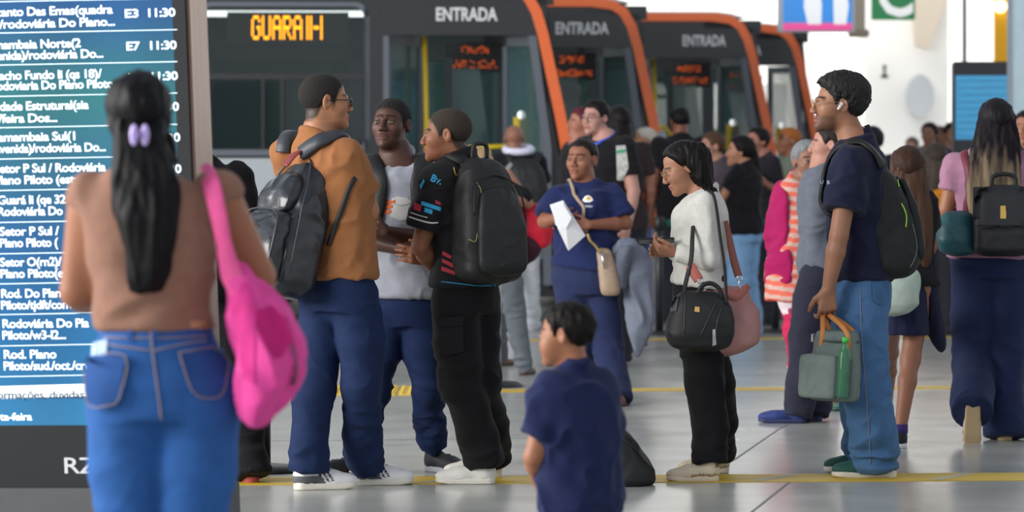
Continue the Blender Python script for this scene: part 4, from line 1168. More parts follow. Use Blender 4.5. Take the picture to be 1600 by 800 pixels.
# ------------------------------------------------------------------ the people of the queue
def footp(P, q, px, py, yaw=None, pitch=0.0, knee=True, lift=0.0):
    Y = Yf(py); P.j['ank_' + q] = V((px - 800) * Y / F, Y, .085 * P.k + lift)
    if yaw is not None: P.foot[q] = [yaw, pitch]
    if knee:
        a, h = P.j['ank_' + q], P.j['hip_' + q]; P.j['kne_' + q] = a + (h - a) * .51 + fwd(P.foot[q][0]) * .025
def trunk(P, px, hip_py=None, dx=0.0, neck=None):
    """moves pelvis, waist, chest, hips sideways so that the trunk stands over column px"""
    X = (px - 800) * P.Y / F - P.base[0]
    for n in ('pel', 'waist', 'chest', 'neck', 'head', 'sho_l', 'sho_r', 'elb_l', 'elb_r', 'wri_l', 'wri_r', 'hip_l', 'hip_r'): P.j[n] = P.j[n] + V(X, 0, 0)
def line_on(name, surf, pts, r, m, parent, off=.001, n=5, close=False):
    out = []
    for p in catmull([(*q, 0) for q in pts], n):
        q, nn = surf.shot(p[0], p[1])
        if q is not None: out.append(q + (nn if nn[1] < 0 else -nn) * off)
    if len(out) < 2: return None
    mb = MB(); mb.tube(out, r, 6, cap=True); return mb.build(name, m, parent, True)
def local_pack(name, label, o, R, main, pocket, m, m2=None, cat='backpack', n=3.2, h=.006, wr=.004, group=None, mp=None, seed=2):
    """o: world point of the bottom centre; R columns: across, away from the wearer, up; rows z, half width, half depth, depth shift"""
    t = empty(name, o, label, cat, group)
    def loft(rows, nm, mm, sd, sc=1.0):
        S = [(z, 0, c, a, b, 0) for z, a, b, c in rows]; A = np.array(S); mx = A[:, 3:5].max() + .03
        f = Fld((-mx, A[:, 2].min() - mx, A[:, 0].min() - .02), (mx, A[:, 2].max() + mx, A[:, 0].max() + .02), h); f.loft(S, 0, n, cap=.035)
        v, fc = f.mesh(); v = relax(v, fc, 2, .4); v = wrinkle(v, fc, wr * sc, (10, 10, 8), sd)
        if np.linalg.det(R) < 0: fc = fc[:, ::-1].copy()
        return mesh_obj(nm, np.asarray(o) + v @ np.asarray(R).T, fc, mm, t, True)
    b = loft(main, 'main_compartment', m, seed)
    for i, pk in enumerate(pocket): loft(pk, 'front_pocket', m2 or m, seed + 3 + i)
    return t, b
def zip_line(t, o, R, pts, r=.004, m=None, name='zip'):
    mb = MB(); mb.tube(catmull([np.asarray(o) + np.asarray(R) @ np.asarray(p, float) for p in pts], 6), r, 6)
    return mb.build(name, m or plastic('0c0c0e', .5), t, True)

# ---- woman in the brown top, closest to the camera
p1 = Person(222, F / 598, 1.645, 180, 'f', hd=.215, hyaw=172, fat=1.10, limb=1.42, h=.009, hh=.006, skin='98644a', label='woman seen from behind in brown sleeveless top and blue jeans, long black ponytail', headpx=(216, 186))
p1.puts(pel=(253, 585, 0), waist=(240, 495, 0), chest=(232, 380, 0), neck=(222, 272, -.02), sho_l=(140, 308, 0), sho_r=(340, 302, 0), elb_l=(122, 455, .02), elb_r=(402, 432, .06), wri_l=(150, 470, .25), wri_r=(395, 470, .30),
        hip_l=(200, 610, 0), hip_r=(310, 610, 0), kne_l=(205, 860, .03), kne_r=(300, 860, .0))
p1.body()
p1s = p1.shirt(cloth('8f6a5a', .85, .2), hem=W(0, 512, p1.Y)[2], sleeve=.10, off=.013, hemw=.004, wide=1.0, deep=1.0, arm=.80, ntilt=.2, neck=-.01, name='sleeveless_top', wr=.005, seed=21, wsc=(5, 5, 7))
p1t = p1.trousers(denim('2c5b9c'), waist=1.075, off=.010, r=(.118, .112, .088, .082, .09), wr=.005, name='jeans', seed=33, gather=.6, h=.008)
sf = Surf(p1t); m_seam = mat('seam_tan', '8a7f86', .8); m_den2 = denim('284f8c')
for poly in ([(141, 559), (201, 555), (191, 621), (167, 633), (146, 627)], [(279, 551), (349, 546), (350, 606), (331, 622), (300, 611)]):
    lift = .020 if poly[0][0] < 200 else .004
    pk = patch('back_pocket', sf, poly, m_den2, p1t, lift, 5)
    line_on('stitching', sf, poly + [poly[0]], .0022, m_seam, pk, lift + .001, 3)
line_on('seat_seam', sf, [(236, 518), (240, 560), (248, 620), (252, 655)], .003, m_seam, p1t, .002)
line_on('yoke_seam', sf, [(141, 532), (180, 540), (240, 548)], .0025, m_seam, p1t, .002); line_on('yoke_seam', sf, [(240, 548), (300, 535), (352, 530)], .0025, m_seam, p1t, .002)
line_on('waistband_seam', sf, [(139, 526), (200, 528), (260, 528), (330, 524), (352, 520)], .0025, m_seam, p1t, .002)
for x in (200, 238, 322): patch('belt_loop', sf, [(x, 513), (x + 8, 513), (x + 8, 534), (x, 534)], m_den2, p1t, .006, 4)
patch('waist_label', sf, [(295, 503), (330, 502), (330, 512), (295, 513)], mat('leather_label', 'b08a62', .7), p1t, .007, 5)
for q in 'lr': p1.shoe(q, 'sneaker', 'd9d6d0', 'e8e6e2', L=.25)
M_BLK = hairmat('08080c', .5)
p1.hair_cap(M_BLK, .018, 'long', 5, .004, 60, h=.007)
long_hair(p1, [(216, 150, .075, .075, -.01, 180), (217, 190, .086, .07, -.035, 180), (218, 212, .068, .05, -.075, 180), (222, 245, .078, .045, -.085, 180), (226, 290, .090, .045, -.11, 180), (231, 340, .082, .045, -.135, 180), (233, 385, .068, .042, -.14, 180), (232, 425, .055, .038, -.14, 180), (226, 458, .040, .025, -.135, 180)], M_BLK, 'ponytail', .007, 4, 60, .007)
long_hair(p1, [(262, 205, .016, .03, .0, 180), (270, 235, .012, .02, .0, 180), (279, 262, .007, .01, .0, 180)], M_BLK, 'loose_strand', .003, 6, 90, .005)
cl = empty('hair_clip', W(218, 211, p1.Y - .145), 'small lilac bow clip on the long black ponytail', 'hair clip')
f = Fld(W(195, 235, p1.Y - .19), W(241, 185, p1.Y - .09), .003)
for s_ in (-1, 1): f.ell(W(218 + s_ * 8.5, 211, p1.Y - .145), (.0115, .014, .029), k=.002).ell(W(218 + s_ * 8.5, 211, p1.Y - .163), (.005, .008, .018), k=.003, op='s')
v, fc = f.mesh(); mesh_obj('bow', v, fc, mat('lilac', 'c9b4f0', .35, var=.05), cl)
MB().box(W(214.5, 217, p1.Y - .165), W(221.5, 205, p1.Y - .135), bev=.003).build('barrette', mat('lilac_dark', '8f7fb4', .4), cl)
ph = empty('phone', W(157, 632, p1.Y - .14), 'pale blue phone sticking out of the back pocket of the blue jeans', 'phone')
q0, n0 = sf.shot(158, 590); q1, n1 = sf.shot(158, 548)
zz = unit(q1 - q0); nn = unit(n0 if n0[1] < 0 else -n0); xx = unit(np.cross(zz, nn)); Rp = np.stack([xx, nn, np.cross(xx, nn)], 1); Rp[:, 2] *= np.sign(Rp[2, 2])
MB().box((-.030, .006, -.020), (.030, .014, .100), R=Rp, o=q0, bev=.005).build('case', mat('phone_blue', '86acd2', .45), ph)
MB().box((-.024, .0135, .060), (-.008, .016, .092), R=Rp, o=q0, bev=.003).build('camera_plate', mat('phone_blue_dark', '86b0d8', .3), ph)
# pink bag over her shoulder
bag = empty('tote_bag', W(420, 660, p1.Y - .06), 'large bright pink fabric bag hanging from her shoulder', 'bag')
M_PINK = cloth('e0489a', .75, .3, 120, .08)
outline('bag_body', p1.Y, [(415, 352, 384, .02), (440, 357, 402, .045), (472, 360, 440, .07), (500, 360, 454, .08), (525, 364, 470, .09), (552, 367, 476, .095), (578, 370, 472, .095), (602, 372, 462, .09), (628, 375, 444, .08), (648, 380, 422, .06), (663, 392, 412, .03)], M_PINK, bag, 2.3, .007, .02, dict(amp=.015, sc=(13, 13, 7), seed=12), dy0=-.09)
sb = Surf(bag.children[0])
patch('opening', sb, [(398, 486), (425, 478), (446, 500), (455, 530), (440, 558), (428, 560), (405, 525)], cloth('c21f74', .8), bag, .003, 5)
patch('side_flap', sb, [(360, 470), (385, 440), (400, 480), (398, 600), (380, 590)], cloth('d63a8c', .8), bag, .003, 6)
line_on('seam', sb, [(446, 495), (456, 530), (460, 560), (452, 600)], .003, cloth('a8336f'), bag, .002)
line_on('webbing', sb, [(456, 540), (462, 570), (458, 600)], .005, cloth('7e4a66'), bag, .003)
ribbon('strap', [W(318, 274, p1.Y + .06), W(322, 270, p1.Y - .01), W(331, 292, p1.Y - .09), W(341, 335, p1.Y - .13), W(350, 380, p1.Y - .14), W(362, 430, p1.Y - .13), W(382, 470, p1.Y - .15)], [.042, .05, .05, .046, .042, .06, .05], cloth('f0609f', .75), bag, .006, side=V(-.25, -1, .1))
ribbon('strap', [W(344, 372, p1.Y - .10), W(362, 420, p1.Y - .10), W(392, 462, p1.Y - .12), W(412, 490, p1.Y - .14)], .03, cloth('e84f98', .75), bag, .006, side=V(-.2, -1, .1))

# ---- man in the tan tee with the leather backpack
p2 = Person(545, F / 364, 1.79, 235, 'm', hyaw=252, h=.007, hh=.0035, skin='a87556', label='man in tan tee shirt and glasses seen from behind, dark jeans, white trainers', headpx=(508, 160), hd=.235)
p2.puts(pel=(532, 440, 0), waist=(535, 395, 0), chest=(528, 310, 0), neck=(498, 218, 0), sho_l=(452, 238, .16), sho_r=(540, 246, -.10), elb_r=(577, 330, -.02), wri_r=(553, 340, .20), elb_l=(480, 340, .3), wri_l=(552, 352, .30),
        hip_l=(505, 462, .07), hip_r=(555, 462, -.06))
p2.yc = 232; p2.yp = 240
footp(p2, 'l', 484, 765, 252); footp(p2, 'r', 572, 758, 256)
p2.puts(kne_l=(490, 612, .0), kne_r=(567, 600, -.02))
p2.hand = {'l': dict(curl=.5, t=V(0, 0, 1), d=V(.8, -.3, 0), pal=V(0, -1, 0), show=False), 'r': dict(curl=.5, t=V(0, 0, 1), d=V(-.8, .5, 0), pal=V(0, 1, 0), show=False)}
p2.body(lips='9a5a50', scalp='3a2a22')
p2.hair_cap(mat('hair_buzz', '1a1513', .9, var=.2, scale=300, bump=.4, bscale=500), .0035, 'm', 5, .0006, 200)
p2.glasses(plastic('111114', .25), .022, False, t=.0024)
p2s = p2.shirt(cloth('92603a', .85, .2), hem=W(0, 434, p2.Y)[2], sleeve=.66, off=.016, hemw=.020, arm=1.12, wr=.005, name='tee_shirt', seed=8)
p2.trousers(denim('15264a'), waist=1.0, off=.012, r=(.100, .098, .083, .076, .074), hem=.085, wr=.008, seed=12, name='jeans')
def runner(v, L):
    y, z, x = v[:, 1], v[:, 2], np.abs(v[:, 0]); c = np.tile(lin('e9e9ea'), (len(v), 1))
    st = np.zeros(len(v), bool)
    for i in range(3):
        y0 = .118 + i * .020 - (z - .05) * .55; st |= (np.abs(y - y0) < .0052) & (z > .034) & (z < .078) & (x > .016)
    c[st] = lin('17171a'); c[(z < .062) & (y < .135 - (z - .03) * .9) & (y > .0)] = lin('55575c')
    return c
for q in 'lr': p2.shoe(q, 'sneaker', 'e9e9ea', 'd9d4c8', L=.285, colf=runner, lace='f0f0f0', back=.02)
M_LEA = mat('black_leather', '1d2128', .32, var=.15, scale=14, bump=.5, bscale=30, coat=.15)
out2 = -fwd(233); Rb = np.stack([np.cross(out2, V(0, 0, 1)), out2, V(0, 0, 1)], 1)
tl = math.radians(13); Rt = np.array([[1, 0, 0], [0, math.cos(tl), -math.sin(tl)], [0, math.sin(tl), math.cos(tl)]]); Rb = Rb @ Rt
ob = V((502 - 800) * p2.Y / F, p2.Y, W(0, 460, p2.Y)[2]) + out2 * .235
bk, bm_ = local_pack('backpack', 'black leather backpack with round badge worn by the man in tan tee', ob, Rb,
    [(0, .13, .085, 0), (.05, .165, .115, 0), (.2, .17, .12, .0), (.38, .16, .11, -.02), (.52, .135, .085, -.05), (.61, .09, .06, -.075), (.655, .04, .03, -.09)],
    [[(.02, .12, .03, .125), (.06, .145, .05, .13), (.2, .15, .052, .125), (.31, .14, .04, .105), (.36, .11, .02, .09)], [(.33, .11, .03, .095), (.40, .125, .04, .085), (.48, .11, .035, .06), (.53, .07, .02, .03)]], M_LEA, wr=.008)
for pts in ([(-.15, .17, .06), (-.155, .165, .25), (-.12, .15, .33), (0, .15, .35), (.12, .15, .33), (.155, .165, .25), (.15, .17, .06)], [(-.165, .06, .1), (-.165, .06, .35), (-.13, .03, .5), (-.06, .0, .6), (.06, .0, .6), (.13, .03, .5), (.165, .06, .35), (.165, .06, .1)]): zip_line(bk, ob, Rb, pts, .0045, plastic('2c3138', .35))
mb = MB(); mb.tube([ob + Rb @ V(.02, .175, .27), ob + Rb @ V(.02, .187, .27)], [.021, .019], 20); mb.build('badge', M_METAL, bk, True)
mb = MB(); mb.tube(catmull([ob + Rb @ V(*p) for p in ((-.05, -.06, .62), (-.05, -.05, .68), (0, -.045, .70), (.05, -.05, .68), (.05, -.06, .62))], 6), .012, 8); mb.build('carry_handle', M_LEA, bk, True)
ss = Surf(p2s)
for i, pts in enumerate(([(470, 240, -.10), (492, 222, -.14), (520, 214, -.10), (538, 222, .0), (545, 250, .12)], [(440, 238, .05), (447, 226, .1), (462, 222, .18), (478, 235, .28)])):
    ribbon('shoulder_strap', [W(a, b, p2.Y + c) for a, b, c in pts], .068, mat('strap_grey', '34383f', .5, bump=.3, bscale=60), bk, .016, ss, .012)
ribbon('lower_strap', [W(549, 262, p2.Y - .06), W(543, 300, p2.Y - .16), W(526, 345, p2.Y - .18), W(509, 372, p2.Y - .2), W(498, 386, p2.Y - .22)], .022, plastic('15161a', .6), bk, .004, ss, .006)
tag_ = ribbon('luggage_tag', [ob + Rb @ V(-.03, .02, .63), ob + Rb @ V(-.03, .06, .60), ob + Rb @ V(-.02, .09, .545)], .045, mat('tag_red', '7a2f33', .6, var=.3, scale=60), bk, .006, side=Rb[:, 1]); tag_['label'] = 'dark red cloth tag with white edge'
M_BLKCLOTH = cloth('121216', .9, .3); M_NYLON = mat('black_nylon', '101113', .6, var=.1, bump=.4, bscale=90)
# ---- man in the grey tee, arms folded
p3 = Person(625, F / 346, 1.70, 12, 'm', hyaw=20, hpitch=7, h=.007, hh=.0032, skin='4b2f25', label='man facing us in pale grey tee with folded arms and black backpack straps', headpx=(611, 196), hd=.232)
p3.puts(pel=(632, 468, 0), waist=(628, 420, 0), chest=(622, 330, 0), neck=(619, 246, .01), sho_l=(667, 268, .0), sho_r=(578, 268, .03), elb_l=(673, 378, -.10), wri_l=(604, 362, -.235), elb_r=(566, 372, -.06), wri_r=(634, 390, -.19),
        hip_l=(655, 490, 0), hip_r=(607, 490, 0))
footp(p3, 'l', 678, 737, 318); footp(p3, 'r', 552, 746, 50)
p3.puts(kne_l=(669, 605, -.05), kne_r=(585, 605, -.02))
p3.hand = {'l': dict(d=V(-1, -.05, .15), t=V(0, -.2, 1), pal=V(0, 1, 0), curl=.35), 'r': dict(d=V(1, .1, 0), t=V(0, 0, 1), pal=V(0, 1, 0), curl=.3, show=False)}
p3.body(lips='5f3a34', tint='5c392c', neck_r=.060, scalp='140e0c')
p3.hair_cap(mat('hair_buzz_black', '0a0808', .9, var=.2, scale=300, bump=.4, bscale=500), .008, 'm', 5, .001, 200)
p3s = p3.shirt(cloth('999da8', .9, .2), hem=W(0, 463, p3.Y)[2], sleeve=.5, off=.016, hemw=.012, wr=.006, name='tee_shirt', seed=31, ntilt=.75, neck=-.005)
p3.trousers(denim('16264c'), waist=1.0, off=.012, r=(.098, .094, .075, .064, .062), hem=.11, wr=.009, seed=15, name='jeans')
p3.shoe('l', 'sneaker', '23252b', '8d9097', L=.29, lace='3a3d44'); p3.shoe('r', 'sneaker', '23252b', '3a3b3f', L=.29, lace='3a3d44')
s3 = Surf(p3s)
# the print: a hand round a white cup
m_pw, m_po = mat('print_white', 'c4c3c3', .8, var=.03), mat('print_orange', 'c9602c', .8, var=.25, scale=120)
patch('print_cup', s3, [(612, 311), (620, 307), (636, 309), (642, 314), (640, 342), (625, 345), (610, 338)], m_pw, p3s, .002, 3)
for q in ([(600, 294), (604, 294), (604, 312), (612, 314), (618, 312), (618, 317), (604, 320), (596, 325), (594, 318), (600, 308)], [(598, 322), (614, 320), (614, 325), (598, 328)], [(597, 330), (612, 328), (612, 333), (597, 335)]): patch('print_hand', s3, q, m_po, p3s, .003, 2)
line_on('print_line', s3, [(612, 317), (626, 321), (641, 318)], .0012, mat('print_grey', '8f8f96', .8), p3s, .003)
o3 = W(628, 455, p3.Y + .19); R3 = np.stack([V(1, 0, 0), V(0, 1, 0), V(0, 0, 1)], 1)
bk3, _ = local_pack('backpack', 'black backpack carried by the man in pale grey tee, seen mostly as straps', o3, R3, [(0, .12, .06, 0), (.06, .17, .09, 0), (.3, .17, .09, 0), (.46, .13, .07, 0), (.52, .07, .04, 0)], [[(.03, .12, .03, .09), (.14, .14, .04, .09), (.24, .12, .02, .08)]], M_NYLON)
for pts in ([(673, 300, .2), (672, 258, .12), (664, 254, .0), (658, 285, -.15), (660, 330, -.16), (672, 380, -.1), (678, 430, .1)], [(573, 300, .2), (574, 258, .12), (583, 254, .0), (587, 285, -.15), (583, 330, -.16), (574, 380, -.1), (570, 430, .1)]):
    ribbon('shoulder_strap', [W(a, b, p3.Y + c) for a, b, c in pts], [.07, .085, .09, .085, .075, .05, .03], M_NYLON, bk3, .012, s3, .010)

# ---- man in the printed black jersey
p4 = Person(735, F / 357, 1.66, 128, 'm', hyaw=98, hpitch=-2, h=.007, hh=.0032, skin='8f5d44', label='man in printed black jersey and black cargo trousers, side face, white trainers', headpx=(698, 212), hd=.225)
p4.puts(pel=(728, 445, 0), waist=(728, 400, 0), chest=(724, 315, 0), neck=(716, 252, .02), sho_l=(684, 286, -.12), sho_r=(752, 282, .14), elb_l=(656, 385, -.10), wri_l=(684, 425, .05), elb_r=(700, 385, .28), wri_r=(668, 405, .30), hip_l=(712, 470, -.06), hip_r=(745, 470, .06))
footp(p4, 'l', 757, 756, 92); footp(p4, 'r', 768, 746, 98)
p4.puts(kne_l=(722, 605, -.03), kne_r=(748, 600, .05))
p4.hand = {'l': dict(d=V(.6, .5, -.3), t=V(0, 0, 1), pal=V(0, 1, 0), curl=.4), 'r': dict(d=V(-.7, -.4, .2), t=V(0, 0, 1), pal=V(0, 1, 0), curl=.4, show=False)}
p4.body(lips='96594d', tint='a06a52', scalp='40302a')
p4.hair_cap(mat('hair_buzz_brown', '31271f', .9, var=.2, scale=300, bump=.4, bscale=500), .005, 'm', 5, .0008, 200)
p4s = p4.shirt(cloth('16151a', .8, .2), hem=W(0, 446, p4.Y)[2], sleeve=.70, off=.018, hemw=.016, arm=1.2, wr=.005, name='jersey', seed=9, neck=.012)
p4.trousers(cloth('0e0e11', .9, .35), waist=1.02, off=.016, r=(.108, .108, .098, .086, .078), hem=.078, wr=.009, seed=42, name='cargo_trousers')
s4t = Surf(p4.parts['cargo_trousers'])
patch('cargo_pocket', s4t, [(688, 500), (722, 497), (724, 548), (700, 556), (689, 550)], cloth('141418', .9, .3), p4.parts['cargo_trousers'], .010, 4)
patch('pocket_flap', s4t, [(687, 496), (723, 493), (723, 508), (688, 511)], cloth('141418', .9, .3), p4.parts['cargo_trousers'], .014, 4)
for q in 'lr': p4.shoe(q, 'sneaker', 'e4e1da', 'dedad0', L=.285, lace='f2f0ea')
s4 = Surf(p4s); m_cy, m_rd, m_wt, m_gd = mat('print_cyan', '2f9fd0', .7, var=.15, scale=80), mat('print_red', 'a8283a', .7, var=.2, scale=80), mat('print_offwhite', 'c9c9c6', .7), mat('print_gold', 'c79a3c', .6, var=.2, scale=90)
text_patch('sleeve_print', s4, 'Bv.', 672, 282, 15, m_cy, p4s, rot=-22, bold=.4)
for q, m_ in (([(659, 314), (689, 324), (688, 330), (658, 320)], m_cy), ([(664, 324), (676, 328), (675, 335), (663, 331)], m_cy), ([(648, 316), (659, 321), (657, 331), (646, 327)], m_rd), ([(680, 312), (688, 316), (689, 321), (680, 318)], m_rd), ([(656, 290), (662, 280), (664, 284), (658, 296)], m_cy),
              ([(692, 392), (706, 400), (704, 405), (691, 398)], m_rd), ([(691, 404), (710, 413), (709, 419), (691, 410)], m_rd), ([(690, 416), (712, 424), (711, 430), (690, 423)], m_rd)): patch('print', s4, q, m_, p4s, .002, 2.5)
line_on('hem_stripe', s4, [(690, 440), (715, 443), (745, 446), (775, 446)], .002, m_cy, p4s, .002)
text_patch('hem_print', s4, 'CARRERA', 752, 446, 5, m_cy, p4s, bold=.1)
line_on('sleeve_band', s4, [(640, 339), (655, 344), (672, 348), (684, 348)], .004, m_wt, p4s, .002); line_on('sleeve_band', s4, [(642, 332), (656, 337), (668, 340)], .0025, m_wt, p4s, .002)
line_on('emblem_ring', s4, [(709, 262), (711, 272), (719, 280), (730, 281)], .003, m_gd, p4s, .002); patch('emblem', s4, [(716, 266), (726, 266), (730, 272), (724, 276), (716, 273)], m_gd, p4s, .002, 2)
out4 = -fwd(142); R4 = np.stack([np.cross(out4, V(0, 0, 1)), out4, V(0, 0, 1)], 1)
o4 = W(722, 441, p4.Y) + out4 * .185
bk4, b4m = local_pack('backpack', 'plain black backpack on the man in the printed black jersey', o4, R4, [(0, .12, .06, .0), (.04, .155, .095, .0), (.2, .158, .10, .0), (.38, .145, .09, -.02), (.48, .11, .07, -.035), (.545, .06, .04, -.05)],
    [[(.03, .10, .02, .10), (.08, .125, .03, .105), (.24, .125, .033, .10), (.36, .10, .025, .08), (.42, .07, .015, .06)]], M_NYLON, mp=None, wr=.006, seed=6)
sp4 = Surf(b4m); spk = Surf(bk4.children[1]); m_lime = mat('lime_grey', '8f9a55', .6)
zip_line(bk4, o4, R4, [(-.135, .09, .12), (-.14, .085, .3), (-.11, .06, .42), (0, .05, .47), (.11, .06, .42), (.14, .085, .3)], .004)
line_on('zip_pull', spk, [(733, 374), (743, 377), (746, 362)], .002, m_lime, bk4, .004); line_on('zip_pull', spk, [(745, 286), (750, 295), (752, 305)], .002, m_lime, bk4, .004)
patch('round_badge', spk, [(782 + 4 * math.cos(a), 343 + 4 * math.sin(a)) for a in np.linspace(0, 6.2, 14)], mat('badge_green', '4f9a78', .5), bk4, .004, 2)
mb = MB(); mb.tube(catmull([o4 + R4 @ V(*p) for p in ((-.04, -.06, .54), (-.03, -.055, .60), (.03, -.055, .60), (.04, -.06, .54))], 6), .010, 8); mb.build('carry_handle', M_NYLON, bk4, True)
for pts in ([(700, 262, .02), (712, 256, -.05), (735, 252, -.12), (752, 262, -.2), (758, 285, -.24)], [(745, 262, .25), (756, 258, .2), (768, 268, .1), (775, 290, .0)]):
    ribbon('shoulder_strap', [W(a, b, p4.Y + c) for a, b, c in pts], .06, M_NYLON, bk4, .012, s4, .010)

# ---- small boy
p5 = Person(905, F / 520, .99, 152, 'm', hyaw=112, hpitch=-4, fat=1.28, limb=1.30, h=.0055, hh=.0038, skin='9a674c', label='small boy in plain navy tee seen from behind, head turned sideways', headpx=(884, 524), hd=.182)
p5.puts(pel=(905, 770, 0), waist=(903, 715, 0), chest=(900, 650, 0), neck=(896, 580, .0), sho_l=(862, 612, -.04), sho_r=(935, 610, .05), elb_l=(834, 714, -.06), wri_l=(842, 752, .03), elb_r=(945, 700, .08), wri_r=(925, 760, .14), hip_l=(882, 800, 0), hip_r=(925, 800, 0))
p5.puts(kne_l=(882, 890, 0), kne_r=(926, 890, 0))
p5.hand = {'l': dict(d=V(.55, .25, -.35), t=V(.3, .3, 1), pal=V(.6, .6, .3), curl=.55, s=1.25), 'r': dict(d=V(-.3, .6, -.3), t=V(0, 0, 1), pal=V(-1, 0, 0), curl=.5, s=1.25)}
p5.body(lips='a5685a', child=True, neck_r=.036)
p5.hair_cap(hairmat('120d0b', .6), .013, 'm', 5, .004, 60, wsc=(70, 70, 30), h=.0035)
p5s = p5.shirt(cloth('1a2349', .9, .2), hem=W(0, 797, p5.Y)[2], sleeve=.68, off=.012, hemw=.008, arm=1.15, wr=.007, name='tee_shirt', seed=12, wsc=(9, 9, 7), neck=.004)
p5.trousers(cloth('1f2c58', .9), waist=.8, off=.012, r=(.13, .125, .115, .1, .1), hem=.28, name='shorts', seed=3)
for q in 'lr': p5.shoe(q, 'sneaker', '3a3f4a', 'd8d8d8', L=.29)

# ---- black holdall standing on the floor beyond the boy
hb = empty('duffel_bag', W(985, 757, Yf(757)), 'black slumped bag standing on the floor beside the small boy', 'bag')
outline('bag_body', Yf(757), [(757, 925, 1018, .13), (750, 920, 1023, .15), (735, 922, 1021, .15), (715, 930, 1010, .14), (698, 938, 998, .11), (682, 945, 985, .08), (672, 955, 975, .03)], M_NYLON, hb, 2.4, .006, .02, dict(amp=.008, sc=(10, 10, 10), seed=5))
shb = Surf(hb.children[0])
line_on('zip', shb, [(940, 690), (965, 684), (990, 700), (1010, 725)], .003, plastic('2a2b2e'), hb, .002)
ribbon('carry_strap', [W(958, 678, Yf(757)), W(955, 690, Yf(757) - .14), W(950, 715, Yf(757) - .17), W(962, 735, Yf(757) - .18)], .03, plastic('191a1d', .7), hb, .005, shb, .004)

# ---- woman in navy tee holding a paper
p6 = Person(915, F / 268, 1.55, 22, 'f', hyaw=28, hpitch=2, fat=1.16, belly=1.18, limb=1.22, h=.009, hh=.0045, skin='8a5a44', label='woman in navy tee with white collar and badge, holding a folded white paper', headpx=(909, 251), hd=.235)
p6.puts(pel=(918, 430, 0), waist=(915, 385, 0), chest=(915, 325, 0), neck=(913, 283, .01), sho_l=(955, 308, 0), sho_r=(874, 308, .0), elb_l=(978, 349, -.06), wri_l=(921, 351, -.21), elb_r=(850, 346, -.08), wri_r=(872, 341, -.20), hip_l=(938, 455, 0), hip_r=(895, 455, 0))
footp(p6, 'l', 962, 633, 350); footp(p6, 'r', 915, 622, 40)
p6.puts(kne_l=(950, 540, -.05), kne_r=(905, 535, -.02))
p6.hand = {'l': dict(d=V(-1, -.1, -.05), t=V(0, -.2, 1), pal=V(0, 1, 0), curl=[.3, .45, .5, .55], thumb=.3), 'r': dict(d=V(1, -.2, -.05), t=V(0, -.3, 1), pal=V(0, 1, 0), curl=.5)}
p6.body(lips='7f4a42', tint='9a684f', neck_r=.056)
p6.hair_cap(hairmat('17120f', .5), .010, 'high', 5, .002, 60, extra=lambda f: f.ell(W(921, 236, p6.Y + .10), (.05, .045, .05), k=.03))
p6s = p6.shirt(cloth('1b2650', .9, .2), hem=W(0, 421, p6.Y)[2], sleeve=.80, off=.020, hemw=.022, arm=1.10, wr=.006, name='tee_shirt', seed=17, hem_tilt=(-.13, 0), bust=.07, ntilt=.35, neck=-.008)
p6.shirt(cloth('d9dce2', .9, .2), hem=W(0, 429, p6.Y)[2], sleeve=.05, off=.002, hemw=.012, wr=0, arm=.7, name='white_undershirt', seed=18, bust=.045, ntilt=.4, neck=.012)
p6.trousers(cloth('222b4e', .9, .2), waist=.99, off=.014, r=(.118, .115, .10, .095, .10), hem=.03, wr=.006, seed=19, name='trousers')
for q in 'lr': p6.shoe(q, 'low', '6d4a3a', '4a3a30', L=.24, lace=None)
s6 = Surf(p6s)
patch('badge', s6, [(910, 313), (914, 307), (919, 305), (924, 308), (927, 313), (922, 316), (914, 316)], mat('badge_white', 'dfe3e6', .7), p6s, .002, 2); patch('badge_crest', s6, [(915, 311), (919, 306), (924, 311), (919, 314)], m_gd, p6s, .0035, 2); text_patch('badge_text', s6, 'escolar', 909, 323, 6, mat('badge_white', 'dfe3e6'), p6s, rot=-4)
pp = empty('paper', W(888, 355, p6.Y - .27), 'folded white paper held by the woman in navy tee', 'paper')
mb = MB(); c = [W(x, y, p6.Y - .25 + d) for x, y, d in ((859, 320, 0), (880, 313, .01), (915, 368, .02), (888, 392, -.01), (872, 358, -.03))]; m6 = W(884, 350, p6.Y - .285)
mb.raw(c + [m6] + [q + V(0, .004, 0) for q in c] + [m6 + V(0, .004, 0)], [(0, 1, 5), (1, 2, 5), (2, 3, 5), (3, 4, 5), (4, 0, 5), (7, 6, 11), (8, 7, 11), (9, 8, 11), (10, 9, 11), (6, 10, 11)] + [(i, (i + 1) % 5, 6 + (i + 1) % 5, 6 + i) for i in range(5)])
mb.build('sheet', mat('paper_white', 'e9ebee', .8, var=.02), pp)
mb = MB(); c = [W(x, y, p6.Y - .29 + d) for x, y, d in ((862, 322, 0), (878, 316, .0), (893, 340, .0), (884, 358, .0), (868, 352, 0))]; mb.raw(c + [q + V(0, .003, 0) for q in c], [(0, 1, 2, 3, 4), (9, 8, 7, 6, 5)] + [(i, (i + 1) % 5, 5 + (i + 1) % 5, 5 + i) for i in range(5)]); mb.build('folded_leaf', mat('paper_white', 'e9ebee'), pp)
hb6 = empty('shoulder_bag', W(948, 425, p6.Y - .2), 'small beige shoulder bag at the hip of the woman in navy tee', 'bag')
M_BEI = mat('beige_leather', '9c8672', .55, var=.1, scale=20, bump=.2, bscale=80)
outline('bag_body', p6.Y, [(462, 942, 966, .03), (455, 938, 970, .05), (435, 936, 968, .055), (412, 934, 962, .05), (395, 932, 956, .035), (388, 934, 950, .015)], M_BEI, hb6, 2.6, .006, .015, dict(amp=.003, sc=(12, 12, 12), seed=3), dy0=-.2)
